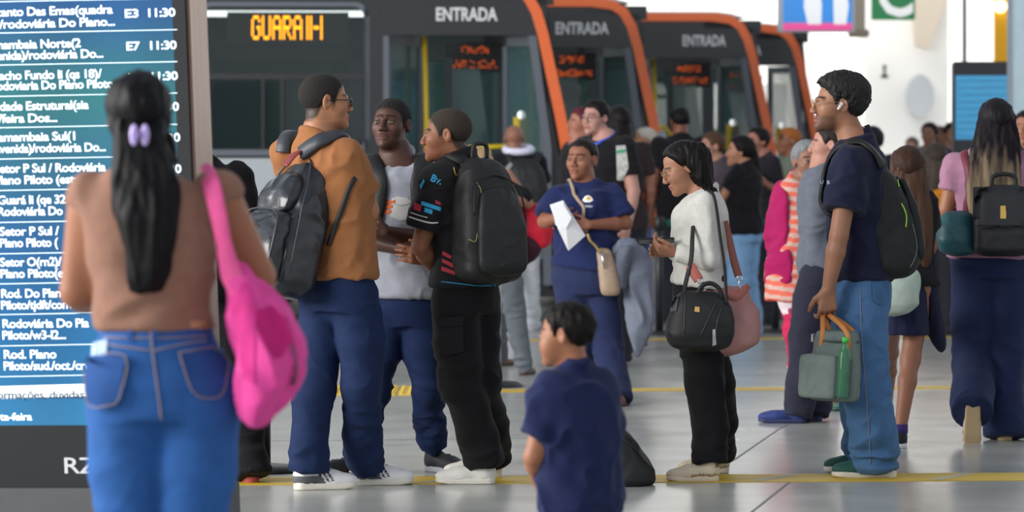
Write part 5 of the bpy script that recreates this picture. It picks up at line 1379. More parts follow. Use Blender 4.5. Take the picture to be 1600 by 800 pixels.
ribbon('strap', [W(a, b, p6.Y + c) for a, b, c in ((893, 285, .05), (895, 294, -.10), (900, 315, -.2), (908, 345, -.22), (918, 365, -.22))], .021, M_BEI, hb6, .004, s6, .006)
mb = MB(); mb.tube(catmull([W(a, b, p6.Y - .25) for a, b in ((918, 365), (922, 376), (930, 384), (938, 396))], 6), .008, 8); mb.build('chain', mat('brass', 'b89a5e', .3, .9), hb6, True)
mb = MB(); mb.tube([W(940, 395, p6.Y - .27), W(945, 420, p6.Y - .27)], [.012, .004], 8); mb.build('clasp', M_METAL, hb6, True)
jk = empty('grey_jacket', W(985, 470, p6.Y - .1), 'crumpled grey jacket draped over the arm of the woman in navy tee', 'jacket')
outline('draped_cloth', p6.Y, [(376, 962, 988, .03), (392, 956, 1006, .07), (412, 958, 1012, .08), (435, 966, 1016, .08), (460, 976, 1018, .07), (490, 981, 1020, .06), (520, 984, 1015, .045), (545, 988, 1004, .03), (560, 992, 999, .012)], cloth('6f7685', .9, .3), jk, 2.0, .007, .02, dict(amp=.022, sc=(12, 12, 5), seed=14), dy0=-.1)
outline('sleeve', p6.Y, [(385, 968, 990, .03), (405, 962, 985, .035), (430, 960, 980, .035), (450, 962, 978, .025)], cloth('5d6370', .9, .3), jk, 2.0, .006, .015, dict(amp=.01, sc=(12, 12, 8), seed=24), dy0=-.2)
# ---- young woman reading her phone
p7 = Person(1095, F / 353, 1.57, 88, 'f', hyaw=86, hpitch=-24, h=.007, hh=.0032, skin='a3735b', label='young woman in cream knit top looking down at her phone, long dark hair', headpx=(1068, 262), hd=.212)
p7.puts(pel=(1093, 455, 0), waist=(1092, 412, 0), chest=(1096, 345, 0), neck=(1098, 302, .0), sho_l=(1102, 318, -.13), sho_r=(1100, 318, .13), elb_l=(1108, 405, -.17), wri_l=(1056, 394, -.13), elb_r=(1090, 405, .17), wri_r=(1052, 393, .05), hip_l=(1095, 475, -.08), hip_r=(1097, 475, .08))
footp(p7, 'l', 1108, 752, 86); footp(p7, 'r', 1124, 739, 84)
p7.puts(kne_l=(1102, 600, -.06), kne_r=(1115, 598, .06))
p7.hand = {'l': dict(d=V(-1, .05, .18), t=V(0, .5, 1), pal=V(.2, 0, 1), curl=[.5, .55, .6, .65], thumb=.2), 'r': dict(d=V(-1, 0, .15), t=V(0, -.3, 1), pal=V(0, -1, .3), curl=.5)}
p7.hand['l'].update(t=V(0, -.8, .6), pal=V(0, .5, 1))
p7.body(lips='a5605a', tint='bb8a70')
p7s = p7.shirt(cloth('d3d2cb', .9, .45, 90), hem=W(0, 451, p7.Y)[2], sleeve=1.93, off=.012, hemw=.006, wr=.005, name='knit_top', seed=26, bust=.058, deep=1.05, hem_tilt=(-.18, 0), wsc=(8, 8, 9))
p7t = p7.trousers(cloth('0d0d11', .85, .2), waist=1.06, off=.012, r=(.108, .108, .094, .084, .072), hem=.088, wr=.008, seed=27, name='trousers')
def cream(v, L):
    c = np.tile(lin('dccdb2'), (len(v), 1)); c[(v[:, 1] < .03) & (v[:, 2] > .07)] = lin('8a6a4c'); c[(v[:, 2] < .04) & (v[:, 1] < .15)] = lin('a58a66'); return c
for q in 'lr': p7.shoe(q, 'sneaker', 'dccdb2', 'd9cdb8', L=.27, colf=cream, lace='f0e8d8')
p7.hair_cap(hairmat('0f0b0a', .5), .012, 'long', 5, .002, 60)
long_hair(p7, [(1076, 222, .060, .070, 0, 88), (1082, 238, .084, .082, 0, 88), (1086, 256, .095, .074, 0, 88), (1093, 276, .092, .056, 0, 88), (1105, 295, .078, .040, .0, 88), (1113, 315, .068, .032, .0, 88), (1120, 338, .05, .022, 0, 88), (1127, 365, .03, .014, 0, 88), (1131, 392, .008, .007, 0, 88)], hairmat('0f0b0a', .5), 'long_hair', .006, 6, 75, .0045)
long_hair(p7, [(1084, 292, .03, .02, .09, 88), (1080, 325, .028, .022, .12, 88), (1068, 350, .026, .02, .13, 88), (1058, 368, .018, .015, .13, 88), (1052, 382, .006, .006, .13, 88)], hairmat('2a1c15', .4), 'front_lock', .004, 8, 80, .0045)
p7.glasses(mat('gold_wire', 'b89a6a', .3, .9), .023, True, t=.0011)
ph7 = empty('phone', p7.hand['l']['mid'], 'black phone held level in the hands of the woman in cream knit top', 'phone')
Rp = np.stack([unit(V(-1, 0, -.02)), unit(V(0, -1, .3)), unit(V(.02, .3, 1))], 1); oph = W(1026, 376, p7.Y - .10)
MB().box((-.078, -.037, -.0045), (.078, .037, .0045), R=Rp, o=oph, bev=.004).build('case', plastic('101014', .3), ph7); MB().box((-.072, -.033, .0045), (.072, .033, .0052), R=Rp, o=oph).build('screen', mat('phone_screen', '2a2f3a', .1), ph7)
s7 = Surf(p7s)
# her black handbag
hb7 = empty('handbag', W(1092, 545, p7.Y - .25), 'black nylon handbag with small gold emblem hanging at her hip', 'bag')
ob7 = outline('bag_body', p7.Y, [(547, 1062, 1128, .05), (540, 1047, 1140, .085), (522, 1040, 1146, .10), (500, 1043, 1146, .10), (480, 1050, 1142, .085), (465, 1057, 1132, .065), (456, 1062, 1122, .035)], M_NYLON, hb7, 2.8, .006, .02, dict(amp=.005, sc=(9, 9, 9), seed=15), dy0=-.27)
s7b = Surf(ob7)
for pts in ([(1072, 462), (1070, 490), (1069, 522)], [(1118, 473), (1106, 500), (1094, 524)], [(1127, 480), (1120, 505), (1117, 530)]): line_on('zip', s7b, pts, .0022, plastic('3b3d42', .4), hb7, .002)
patch('emblem', s7b, [(1086, 479), (1093, 480), (1093, 488), (1085, 487)], mat('emblem_gold', 'd8b06a', .35, .5), hb7, .003, 2)
patch('zip_pull', s7b, [(1113, 515), (1117, 514), (1119, 538), (1113, 540)], mat('zip_silver', 'b9bcc0', .4, .6), hb7, .005, 2)
mb = MB(); mb.tube(catmull([W(a, b, p7.Y - .30) for a, b in ((1088, 462), (1098, 446), (1112, 443), (1124, 452), (1130, 470))], 6), .010, 8); mb.build('handle', M_NYLON, hb7, True)
ribbon('shoulder_strap', [W(a, b, p7.Y + c) for a, b, c in ((1066, 470, -.30), (1072, 440, -.26), (1080, 405, -.24), (1082, 370, -.2), (1084, 340, -.1))], .022, M_NYLON, hb7, .004, n=6, side=V(-.6, -1, 0))
ribbon('shoulder_strap', [W(a, b, p7.Y + c) for a, b, c in ((1102, 297, -.10), (1114, 304, -.19), (1120, 330, -.21), (1125, 370, -.22), (1131, 410, -.26), (1134, 450, -.30), (1136, 475, -.32))], .014, M_NYLON, hb7, .005, n=6, side=V(.3, -1, 0))
patch('side_tab', s7b, [(1052, 462), (1062, 462), (1058, 486), (1048, 488)], plastic('3f4146', .6), hb7, .005, 3)
# and the dusty pink one behind it
pk7 = empty('handbag', W(1148, 555, p7.Y + .05), 'dusty pink soft handbag behind the black nylon handbag', 'bag')
M_DP = mat('dusty_pink', 'b07f7c', .65, var=.08, scale=14, bump=.3, bscale=50)
op7 = outline('bag_body', p7.Y, [(556, 1106, 1135, .05), (548, 1100, 1160, .09), (535, 1098, 1184, .11), (510, 1100, 1187, .11), (485, 1104, 1184, .10), (468, 1100, 1172, .08), (455, 1098, 1170, .05), (448, 1100, 1166, .03)], M_DP, pk7, 2.4, .006, .02, dict(amp=.008, sc=(8, 8, 8), seed=25), dy0=-.05)
ribbon('shoulder_strap', [W(a, b, p7.Y + c) for a, b, c in ((1134, 345, -.12), (1138, 362, -.12), (1142, 385, -.12), (1148, 412, -.12), (1154, 432, -.12))], [.02, .024, .032, .036, .036], mat('strap_brown', '8a4f45', .6), pk7, .005, n=6, side=V(.2, -1, 0))
ribbon('shoulder_strap', [W(a, b, p7.Y + c) for a, b, c in ((1078, 415, -.245), (1084, 425, -.255), (1092, 438, -.265))], .045, mat('strap_coral', 'b05f56', .6), pk7, .005, n=6, side=V(-.2, -1, 0))
mb = MB()
for pts in (((1090, 438), (1098, 436), (1099, 440), (1092, 443)), ((1152, 432), (1160, 432), (1160, 437), (1153, 438))): mb.tube([W(a, b, p7.Y - .28) for a, b in pts], .004, 6, closed=True)
mb.tube(catmull([W(a, b, p7.Y - .28) for a, b in ((1095, 441), (1098, 448), (1102, 452), (1098, 458), (1094, 452))], 5), .004, 6); mb.tube(catmull([W(a, b, p7.Y - .2) for a, b in ((1156, 437), (1154, 446), (1158, 452))], 5), .004, 6)
mb.build('buckle', M_METAL, pk7, True)
ribbon('gathered_edge', [W(a, b, p7.Y + c) for a, b, c in ((1098, 458, -.2), (1115, 462, -.22), (1132, 458, -.2), (1150, 462, -.18), (1168, 448, -.12))], [.03, .045, .035, .05, .03], mat('strap_coral2', 'a8645c', .6), pk7, .012, n=6)

# ---- man in navy polo with earbud
p8 = Person(1345, F / 350, 1.81, 84, 'm', hyaw=86, hpitch=1, h=.007, hh=.003, skin='966a52', label='tall man in navy polo with curly black hair, glasses and white earbud, side face', headpx=(1309, 164), hd=.238)
p8.puts(pel=(1346, 440, 0), waist=(1343, 390, 0), chest=(1341, 300, 0), neck=(1337, 226, .0), sho_l=(1330, 258, -.17), sho_r=(1336, 258, .17), elb_l=(1311, 368, -.24), wri_l=(1294, 452, -.22), elb_r=(1320, 365, .24), wri_r=(1305, 440, .22), hip_l=(1345, 462, -.085), hip_r=(1343, 462, .085))
footp(p8, 'l', 1365, 746, 86); footp(p8, 'r', 1352, 738, 88)
p8.puts(kne_l=(1352, 600, -.09), kne_r=(1346, 598, .08))
p8.hand = {'l': dict(d=V(-.03, .0, -1), t=V(-1, -.2, 0), pal=V(0, 1, 0), curl=[.55, .6, .62, .65], thumb=.7), 'r': dict(d=V(-.05, 0, -1), t=V(-1, 0, 0), pal=V(0, -1, 0), curl=.4, show=False)}
p8.body(lips='9a5f55', stubble='2a1d17', stub_amt=.62, tint='ad7f66')
p8.hair_cap(mat('curly_black', '090707', .7, var=.3, scale=80, bump=.5, bscale=120), .022, 'm', 5, .003, 110, curls=520, tt=lambda x, y, z: .016 + .014 * sstep(.02, .09, z) + .010 * sstep(-.02, -.1, y), h=.0035)
p8.glasses(mat('gold_wire', 'b89a6a'), .022, True, t=.0012)
mb = MB(); e0 = p8.W_head((.084, -.004, .002)); mb.tube([e0 + p8.R() @ V(.004, .0, .004), e0, e0 + p8.R() @ V(.002, .018, -.024)], [.008, .0085, .0045], 10); mb.build('earbud', plastic('eeeeee', .3), p8.root, True)['label'] = 'white earbud'
p8s = p8.shirt(cloth('161a33', .85, .2), hem=W(0, 436, p8.Y)[2], sleeve=.66, off=.018, hemw=.014, arm=1.22, wr=.005, name='polo_shirt', seed=36, hem_tilt=(.0, 0), ntilt=.25, neck=.012)
s8 = Surf(p8s)
mb = MB(); cpts = []
for a in np.linspace(0, 2 * math.pi, 24, endpoint=False):
    d_ = lft(84) * math.sin(a) * .066 + fwd(84) * math.cos(a) * .072; c = p8.j['neck'] + d_ + V(0, 0, .030 - .035 * math.cos(a)); cpts.append(c)
for k_ in range(3): pass
ci = [c + V(0, 0, .022) - (c - p8.j['neck']) * V(1, 1, 0) * .12 for c in cpts]; co = [c + (c - p8.j['neck']) * V(1, 1, 0) * .22 + V(0, 0, -.020) for c in cpts]
vs = ci + co + [p + V(0, 0, .004) - (p - p8.j['neck']) * V(1, 1, 0) * .06 for p in ci]; n_ = 24
mb.raw(vs, [(i, (i + 1) % n_, n_ + (i + 1) % n_, n_ + i) for i in range(n_)] + [(i, (i + 1) % n_, 2 * n_ + (i + 1) % n_, 2 * n_ + i) for i in range(n_)])
mb.build('collar', cloth('141830', .85, .2), p8s, True)
text_patch('chest_logo', s8, 'UCB', 1281, 287, 8, mat('print_pale', 'aab4d0', .7), p8s, rot=-4)
p8.trousers(denim('456992'), waist=1.0, off=.014, r=(.112, .116, .102, .096, .094), hem=.045, wr=.010, seed=37, name='jeans')
s8t = Surf(p8.parts['jeans'])
pk = patch('back_pocket', s8t, [(1362, 440), (1388, 438), (1388, 470), (1376, 478), (1363, 470)], denim('40638b'), p8.parts['jeans'], .004, 4)
line_on('side_seam', s8t, [(1344, 452), (1346, 520), (1352, 600), (1358, 680), (1360, 725)], .002, m_seam, p8.parts['jeans'], .002)
def green(v, L):
    c = np.tile(lin('1f5048'), (len(v), 1)); y, z, x = v[:, 1], v[:, 2], np.abs(v[:, 0])
    c[(np.abs(z - .043 - .006 * np.sin(y * 50)) < .007) & (y > .05) & (y < .14) & (x > .02)] = lin('d8d8d2'); return c
for q in 'lr': p8.shoe(q, 'low', '1f5048', 'd9d3c4', L=.29, colf=green, lace='dcdcd6', back=.05)
out8 = -fwd(82); R8 = np.stack([np.cross(out8, V(0, 0, 1)), out8, V(0, 0, 1)], 1)
tl = math.radians(6); R8 = R8 @ np.array([[1, 0, 0], [0, math.cos(tl), -math.sin(tl)], [0, math.sin(tl), math.cos(tl)]])
o8 = W(1378, 434, p8.Y) + out8 * .045
bk8, b8m = local_pack('backpack', 'black backpack with lime zips on the tall man in navy polo', o8, R8, [(0, .12, .07, .0), (.05, .16, .115, .0), (.2, .165, .125, .0), (.36, .155, .105, -.02), (.46, .13, .08, -.04), (.52, .09, .05, -.06), (.55, .05, .025, -.07)],
    [[(.05, .11, .02, .105), (.10, .13, .03, .115), (.26, .13, .03, .11), (.38, .11, .025, .09), (.45, .07, .015, .07)]], mat('backpack_black', '0f1112', .7, var=.15, scale=30, bump=.4, bscale=120), wr=.006, seed=16)
s8b = Surf(b8m); m_li = mat('lime_green', '8fc23a', .5)
for pts in ([(1404, 292), (1402, 280), (1408, 274), (1418, 272)], [(1424, 274), (1432, 284), (1438, 300)], [(1408, 318), (1413, 328), (1416, 340), (1415, 355)]): line_on('zip_pull', s8b, pts, .0035, m_li, bk8, .003)
line_on('piping', s8b, [(1425, 350), (1432, 380), (1430, 400), (1422, 418)], .002, plastic('6f7375', .5), bk8, .002)
text_patch('label_print', s8b, 'UCB', 1419, 308, 7, plastic('8a8f93', .5), bk8, rot=20)
mb = MB(); mb.tube(catmull([o8 + R8 @ V(*p) for p in ((-.05, -.08, .53), (-.045, -.03, .585), (.045, -.03, .585), (.05, -.08, .53))], 6), .013, 8); mb.build('carry_handle', M_NYLON, bk8, True)
for pts in ([(1378, 262, -.16), (1355, 240, -.15), (1336, 232, -.12), (1312, 245, -.12), (1296, 275, -.16), (1292, 310, -.17), (1300, 340, -.18)], [(1378, 262, .16), (1355, 240, .15), (1336, 232, .12), (1312, 245, .12), (1296, 275, .16), (1292, 310, .17)]):
    ribbon('shoulder_strap', [W(a, b, p8.Y + c) for a, b, c in pts], [.06, .065, .065, .06, .05, .03] , M_NYLON, bk8, .012, s8, .010)
# cooler bag in his hand
cb = empty('cooler_bag', W(1300, 628, p8.Y - .24), 'grey green insulated lunch bag with tan handles held by the tall man', 'bag')
yaw_c = 20
rows = [(0, .095, .075, 0), (.015, .105, .085, 0), (.12, .105, .085, 0), (.22, .098, .080, 0), (.28, .092, .074, 0), (.305, .085, .066, 0)]
oc = W(1303, 625, p8.Y - .235); Rc = rotz(-18) @ np.array([[1, 0, .05], [0, 1, 0], [-.05, 0, 1]])
M_GRN = mat('cooler_fabric', '66746f', .75, var=.1, scale=40, bump=.3, bscale=150)
def cool(nm, rows, mm, par, n=4.0, sh=(0, 0)):
    S = [(z, sh[0], c + sh[1], a, b, 0) for z, a, b, c in rows]; f = Fld((-.2, -.22, -.03), (.2, .22, .36), .005); f.loft(S, 0, n, cap=.012); v, fc = f.mesh(); v = relax(v, fc, 2, .4); v = wrinkle(v, fc, .003, (14, 14, 14), 3)
    return mesh_obj(nm, oc + v @ Rc.T, fc, mm, par, True)
cool('bag_body', rows, M_GRN, cb); cool('front_pocket', [(0.01, .075, .025, 0), (.03, .085, .03, 0), (.17, .085, .03, 0), (.20, .08, .02, 0)], mat('cooler_pocket', '75827d', .75, var=.1, scale=40, bump=.3, bscale=150), cb, sh=(-.055, -.085))
mb = MB(); mb.box((.025, -.115, .015), (.10, -.085, .20), R=Rc, o=oc, bev=.01); mb.build('mesh_pocket', mat('pocket_mesh', '5f6d68', .7, alpha=.55), cb)
mb = MB(); mb.tube([oc + Rc @ V(.10 * math.cos(a), .082 * math.sin(a), .262) for a in np.linspace(0, 2 * math.pi, 28, endpoint=False)], .005, 6, closed=True); mb.build('zip', plastic('3c4644', .5), cb, True)
mb = MB(); mb.box((-.11, -.03, .25), (-.10, .02, .285), R=Rc, o=oc, bev=.003); mb.build('zip_tab', M_METAL, cb)
M_TAN = mat('tan_leather', 'c07a3a', .55, var=.1, scale=30)
hp = p8.hand['l']['mid'] + V(0, 0, -.02)
for y_ in (-.07, .06):
    ribbon('carry_handle', [oc + Rc @ V(-.055, y_, .20), oc + Rc @ V(-.05, y_ * .95, .30), hp + V(-.012, y_ * .2, .0), hp + V(.012, y_ * .2, .0), oc + Rc @ V(.06, y_ * .95, .30), oc + Rc @ V(.065, y_, .20)], .022, M_TAN, cb, .004, n=8, side=V(-.2, -1, 0))
bt = empty('water_bottle', oc + Rc @ V(.062, -.102, .05), 'green plastic water bottle in the side pocket of the lunch bag', 'bottle')
mb = MB(); mb.tube([oc + Rc @ V(.062, -.104, z) for z in (.02, .03, .06, .10, .11, .15, .16, .20, .225, .25, .262)], [.024, .029, .029, .027, .029, .029, .027, .028, .022, .012, .012], 18)
mb.build('bottle', mat('bottle_green', '3f8f66', .12, var=.15, alpha=.5), bt, True); mb = MB(); mb.tube([oc + Rc @ V(.062, -.104, z) for z in (.262, .285)], .015, 14); mb.build('cap', plastic('52c04a', .4), bt, True)
# ------------------------------------------------------------------ people further off
def crowd(px, top, s, yaw, sex, skin, label, shirt, hair='17110e', pants='23262e', sleeve=.62, kind='m', t=.014, hyaw=None, bald=False, arms=None, head=None, h=.011, cols=None, fat=1.0, z0=0.0, hd=None, body_px=None, hem=.86, feet=None, shoe='2a2a2e', hpitch=0, pr=None, name='shirt', group=None, legs=True, jean=False, put=None):
    H = CZ - z0 + (HY - top) / s
    P = Person(body_px or px, F / s, H, yaw, sex, hyaw=hyaw, h=h, hh=.006, skin=skin, label=label, fat=fat, z0=z0, hd=hd or .225, hpitch=hpitch, group=group)
    c = W(px, top, P.Y); hz = c[2] - .118 * P.hs() - (t if not bald else .002)
    P.j['head'] = V(c[0], P.Y, hz) if head is None else W(*head, P.Y)
    if arms:
        for k_, v in arms.items(): P.put(k_, *v)
    if put: put(P)
    if feet:
        for q, (fx, fy, yw, pit) in feet.items(): footp(P, q, fx, fy, yw, pit)
    P.body()
    if not bald: P.hair_cap(hairmat(hair), t, kind, 5, .003, 60, h=.006)
    if shirt: P.parts['top'] = P.shirt(cols if callable(cols) else (cloth(shirt, .9, .2)), hem=hem, sleeve=sleeve, off=.017, hemw=.014, wr=.005, name=name, seed=int(px) % 50) if not callable(cols) else P.shirt(None, hem=hem, sleeve=sleeve, off=.017, hemw=.014, wr=.005, name=name, seed=int(px) % 50, col=cols)
    if pants: P.trousers(denim(pants) if jean else cloth(pants, .9, .2), waist=1.02, off=.013, r=pr or (.10, .096, .08, .074, .078), hem=.03, wr=.007, seed=int(px) % 40, name='jeans' if jean else 'trousers')
    if shoe:
        for q in 'lr': P.shoe(q, 'sneaker', shoe, 'c9c9c6' if shoe != '2a2a2e' else '3a3a3e', L=.27, lace=None)
    return P

# woman in the magenta cardigan
def coral(v):
    z = v[:, 2] + .12 * (v[:, 0] - v[:, 0].mean()); st = (np.sin(z * 2 * math.pi / .052) > -.1)
    return np.where(st[:, None], np.array(lin('d96a58')), np.array(lin('c9a79c')))
def floral(v):
    n_ = noise3(v * 16, 4); m_ = noise3(v * 22 + 7, 9)
    c = np.tile(lin('d8cdd2'), (len(v), 1)); c[n_ > .05] = lin('c02a55'); c[m_ > .38] = lin('8a2f56'); return c
p9 = crowd(1262, 217, 272, 335, 'f', '8a6250', 'elderly woman with short grey hair in magenta cardigan over coral striped dress', None, '7d8184', None, body_px=1252, hyaw=345, fat=1.06, t=.016, h=.008, shoe=None,
    arms=dict(elb_r=(1213, 375, .06), wri_r=(1232, 410, .14), sho_r=(1226, 303, .02), sho_l=(1280, 300, .02), elb_l=(1290, 370, .05), wri_l=(1275, 400, .14)), feet={'l': (1288, 640, 330, 0), 'r': (1262, 634, 340, 0)})
p9.shirt(None, hem=W(0, 468, p9.Y)[2], sleeve=.2, off=.014, hemw=.05, wr=.006, name='striped_dress', seed=3, col=coral)
p9.trousers(None, waist=.98, off=.016, r=(.115, .115, .105, .10, .10), hem=.05, wr=.008, seed=6, name='floral_trousers', col=floral)
fr9 = frame(335); c9 = p9.j['chest'] + fr9[:, 1] * .16 - V(0, 0, .2) - fr9[:, 0] * .03
p9.shirt(cloth('a01355', .85, .25), hem=W(0, 440, p9.Y)[2], sleeve=1.9, off=.034, hemw=.03, arm=1.12, wr=.007, name='cardigan', seed=14, extra=lambda f: f.box(c9, (.105, .16, .9), .02, R=np.stack([fr9[:, 0], fr9[:, 1], V(0, 0, 1)], 1), k=.01, op='s'), neck=.0)
for q in 'lr': p9.shoe(q, 'sandal', '4a6a5a', '2f4f44', L=.25)
# man in grey jacket beside her
p10 = crowd(1296, 190, 287, 96, 'm', 'b08070', 'man in grey jacket and dark trousers, mostly hidden behind the man in navy polo', '5f6470', '2a2522', '262736', body_px=1284, sleeve=1.95, h=.008, t=.012, name='jacket', shoe=None, pr=(.11, .105, .09, .088, .092),
    arms=dict(elb_l=(1276, 345, -.14), wri_l=(1272, 415, -.12)), feet={'l': (1247, 661, 96, 0), 'r': (1272, 658, 92, 0)})
for q in 'lr': p10.shoe(q, 'low', '2f3f78', '27305a', L=.29, lace=None)
# girl with long brown hair behind the tall man
p11 = crowd(1418, 226, 315, 186, 'f', '8f5f49', 'girl with long brown hair and navy skirt, partly hidden behind the black backpack', '17171c', '3a261c', None, body_px=1416, fat=.95, sleeve=.6, h=.008, shoe=None, hem=.93,
    arms=dict(sho_r=(1446, 315, 0), elb_r=(1455, 385, .02), wri_r=(1448, 400, .22), elb_l=(1384, 385, .0), wri_l=(1386, 410, .2)), feet={'r': (1406, 700, 184, 0), 'l': (1384, 668, 190, 0)})
for q in 'lr': p11.shoe(q, 'sneaker', '1c1c22', 'c9c9cc', L=.25)
def ring_sock(P, q, colr):
    a = P.j['ank_' + q]; mb = MB(); mb.tube([a + V(0, 0, .0), a + V(0, 0, .045)], .040, 16); mb.build('sock', cloth(colr), P.root, True)
ring_sock(p11, 'r', '3a2f6a'); ring_sock(p11, 'l', '3a2f6a')
zt11, zb11 = W(0, 428, p11.Y)[2], W(0, 520, p11.Y)[2]
def skirt(P, rows, m, name='skirt', amp=.008, seed=3):
    S = [(W(0, py, P.Y)[2], W((x0 + x1) / 2, 0, P.Y)[0], P.Y, (x1 - x0) / 2 * P.Y / F, b, 0) for py, x0, x1, b in rows]; A = np.array(S); m_ = A[:, 3:5].max() + .05
    f = Fld((A[:, 1].min() - m_, P.Y - m_, A[:, 0].min() - .03), (A[:, 1].max() + m_, P.Y + m_, A[:, 0].max() + .03), .008); f.loft(S, 0, cap=.006)
    return P.add_mesh(name, f, m, dict(amp=amp, sc=(14, 14, 3), seed=seed))
skirt(p11, [(425, 1380, 1447, .12), (470, 1374, 1450, .15), (521, 1370, 1452, .17)], cloth('1a1e3a', .9, .25))
long_hair(p11, [(1416, 238, .07, .07, .0, 180), (1418, 258, .088, .075, -.03, 180), (1422, 290, .092, .06, -.07, 180), (1430, 325, .085, .05, -.09, 180), (1438, 360, .062, .04, -.10, 180), (1443, 395, .04, .03, -.10, 180), (1446, 420, .015, .015, -.10, 180)], hairmat('4a3224', .45), 'long_hair', .007, 14, 60, .007)
mb11 = empty('fabric_bag', W(1407, 492, p11.Y - .22), 'pale mint fabric bag hanging behind the girl in navy skirt', 'bag')
outline('bag_body', p11.Y, [(492, 1378, 1400, .04), (488, 1372, 1418, .07), (475, 1370, 1436, .09), (450, 1374, 1437, .09), (430, 1380, 1436, .07), (420, 1388, 1430, .03)], cloth('a9b8ac', .8, .25), mb11, 2.3, .007, .02, dict(amp=.008, sc=(9, 9, 9), seed=5), dy0=-.24)
ribbon('shoulder_strap', [W(a, b, p11.Y + c) for a, b, c in ((1388, 425, -.2), (1384, 380, -.16), (1388, 330, -.13), (1398, 300, -.08), (1402, 292, .03))], .03, cloth('a9b8ac', .8, .25), mb11, .005, side=V(0, -1, 0))
jk11 = empty('navy_jacket', W(1455, 546, p11.Y - .02), 'navy jacket hanging down from the arm of the girl in navy skirt', 'jacket')
outline('draped_cloth', p11.Y, [(405, 1442, 1460, .03), (430, 1440, 1458, .05), (460, 1440, 1462, .06), (490, 1444, 1468, .06), (515, 1450, 1473, .05), (535, 1460, 1475, .035), (548, 1468, 1474, .012)], cloth('191c33', .9, .25), jk11, 2.0, .007, .015, dict(amp=.014, sc=(12, 12, 5), seed=9), dy0=-.02)
# woman walking away in the pink tee
p12 = crowd(1556, 152, 308, 182, 'f', '9c6a50', 'woman with long streaked hair walking away in pink tee and wide navy trousers', 'a0758c', '17131a', None, body_px=1548, fat=1.12, sleeve=.55, h=.008, t=.016, kind='long', shoe=None, hem=.93,
    arms=dict(sho_l=(1493, 258, 0), elb_l=(1478, 328, .0), wri_l=(1500, 345, .22), sho_r=(1603, 256, 0), elb_r=(1618, 335, 0), wri_r=(1600, 360, .2)))
p12.puts(hip_l=(1524, 430, 0), hip_r=(1572, 430, 0), kne_l=(1521, 565, -.02), ank_l=(1519, 632, -.30)); p12.foot['l'] = [184, -72]; footp(p12, 'r', 1570, 688, 180)
p12b = p12.bodyobj
p12.trousers(cloth('1a2547', .85, .2), waist=1.04, off=.015, r=(.12, .118, .105, .10, .108), hem=.02, wr=.006, wsc=(6, 6, 7), seed=8, name='wide_trousers')
for q in 'lr': p12.shoe(q, 'sneaker', 'c9bda8', 'b39b78', L=.26)
def streak(v):
    z = v[:, 2]; t_ = sstep(1.52, 1.22, z); n_ = noise3(v * V(60, 60, 3), 3); m_ = np.clip(t_ * .85 + .35 * n_ * sstep(1.62, 1.4, z), 0, 1)[:, None]
    return np.array(lin('19141a')) * (1 - m_) + np.array(lin('a08c72')) * m_
hr = long_hair(p12, [(1556, 163, .07, .07, .0, 180), (1557, 185, .094, .08, -.03, 180), (1556, 220, .115, .075, -.06, 180), (1554, 255, .138, .06, -.10, 180), (1553, 290, .140, .05, -.12, 180), (1552, 320, .13, .04, -.13, 180), (1551, 345, .11, .03, -.135, 180), (1550, 365, .08, .02, -.135, 180)], M_ATTR, 'long_hair', .010, 24, 55, .006)
me = hr.data; vv = np.empty(len(me.vertices) * 3, np.float32); me.vertices.foreach_get('co', vv); vv = vv.reshape(-1, 3) + np.array(p12.root.location)
at = me.color_attributes.new('Col', 'FLOAT_COLOR', 'POINT'); cc = np.ones((len(vv), 4), np.float32); cc[:, :3] = streak(vv); at.data.foreach_set('color', cc.ravel())
o12 = W(1560, 398, p12.Y) + V(0, -.215, 0); R12 = np.stack([V(1, 0, 0), V(0, -1, 0), V(0, 0, 1)], 1)
bk12, b12m = local_pack('backpack', 'small black backpack with gold clasp on the woman in pink tee', o12, R12, [(0, .14, .05, 0), (.03, .152, .075, 0), (.15, .150, .075, 0), (.27, .140, .065, 0), (.33, .115, .05, 0), (.355, .06, .03, 0)], [[(.01, .11, .02, .06), (.03, .125, .03, .07), (.12, .125, .03, .07), (.16, .12, .015, .06)]], mat('pack_black', '14151a', .55, var=.12, bump=.3, bscale=80), n=3.6, wr=.004)
s12 = Surf(b12m)
patch('flap', s12, [(1520, 292), (1600, 292), (1602, 340), (1596, 352), (1524, 352), (1519, 340)], mat('pack_flap', '1a1b21', .5, bump=.3, bscale=80), bk12, .012, 5)
patch('clasp', s12, [(1563, 322), (1571, 322), (1571, 342), (1563, 342)], mat('clasp_gold', 'c9a45a', .3, .8), bk12, .018, 2.5)
patch('logo', Surf(bk12.children[1]), [(1574, 388), (1580, 384), (1588, 386), (1590, 391), (1576, 392)], mat('logo_pale', '9a9a9c', .5), bk12, .004, 2)
mb = MB(); mb.tube(catmull([o12 + R12 @ V(*p) for p in ((-.06, .0, .34), (-.055, .0, .395), (0, .0, .41), (.055, .0, .395), (.06, .0, .34))], 6), .011, 8); mb.build('carry_handle', M_NYLON, bk12, True)
tb12 = empty('teal_handbag', W(1490, 400, p12.Y - .1), 'teal handbag tucked at the left side of the woman in pink tee', 'bag')
outline('bag_body', p12.Y, [(399, 1482, 1516, .05), (394, 1470, 1522, .08), (375, 1463, 1524, .10), (352, 1464, 1522, .09), (336, 1472, 1518, .06), (330, 1480, 1512, .02)], mat('teal_leather', '1f4f58', .5, var=.15, bump=.2, bscale=60), tb12, 2.6, .007, .02, dict(amp=.006, sc=(9, 9, 9), seed=7), dy0=-.12)
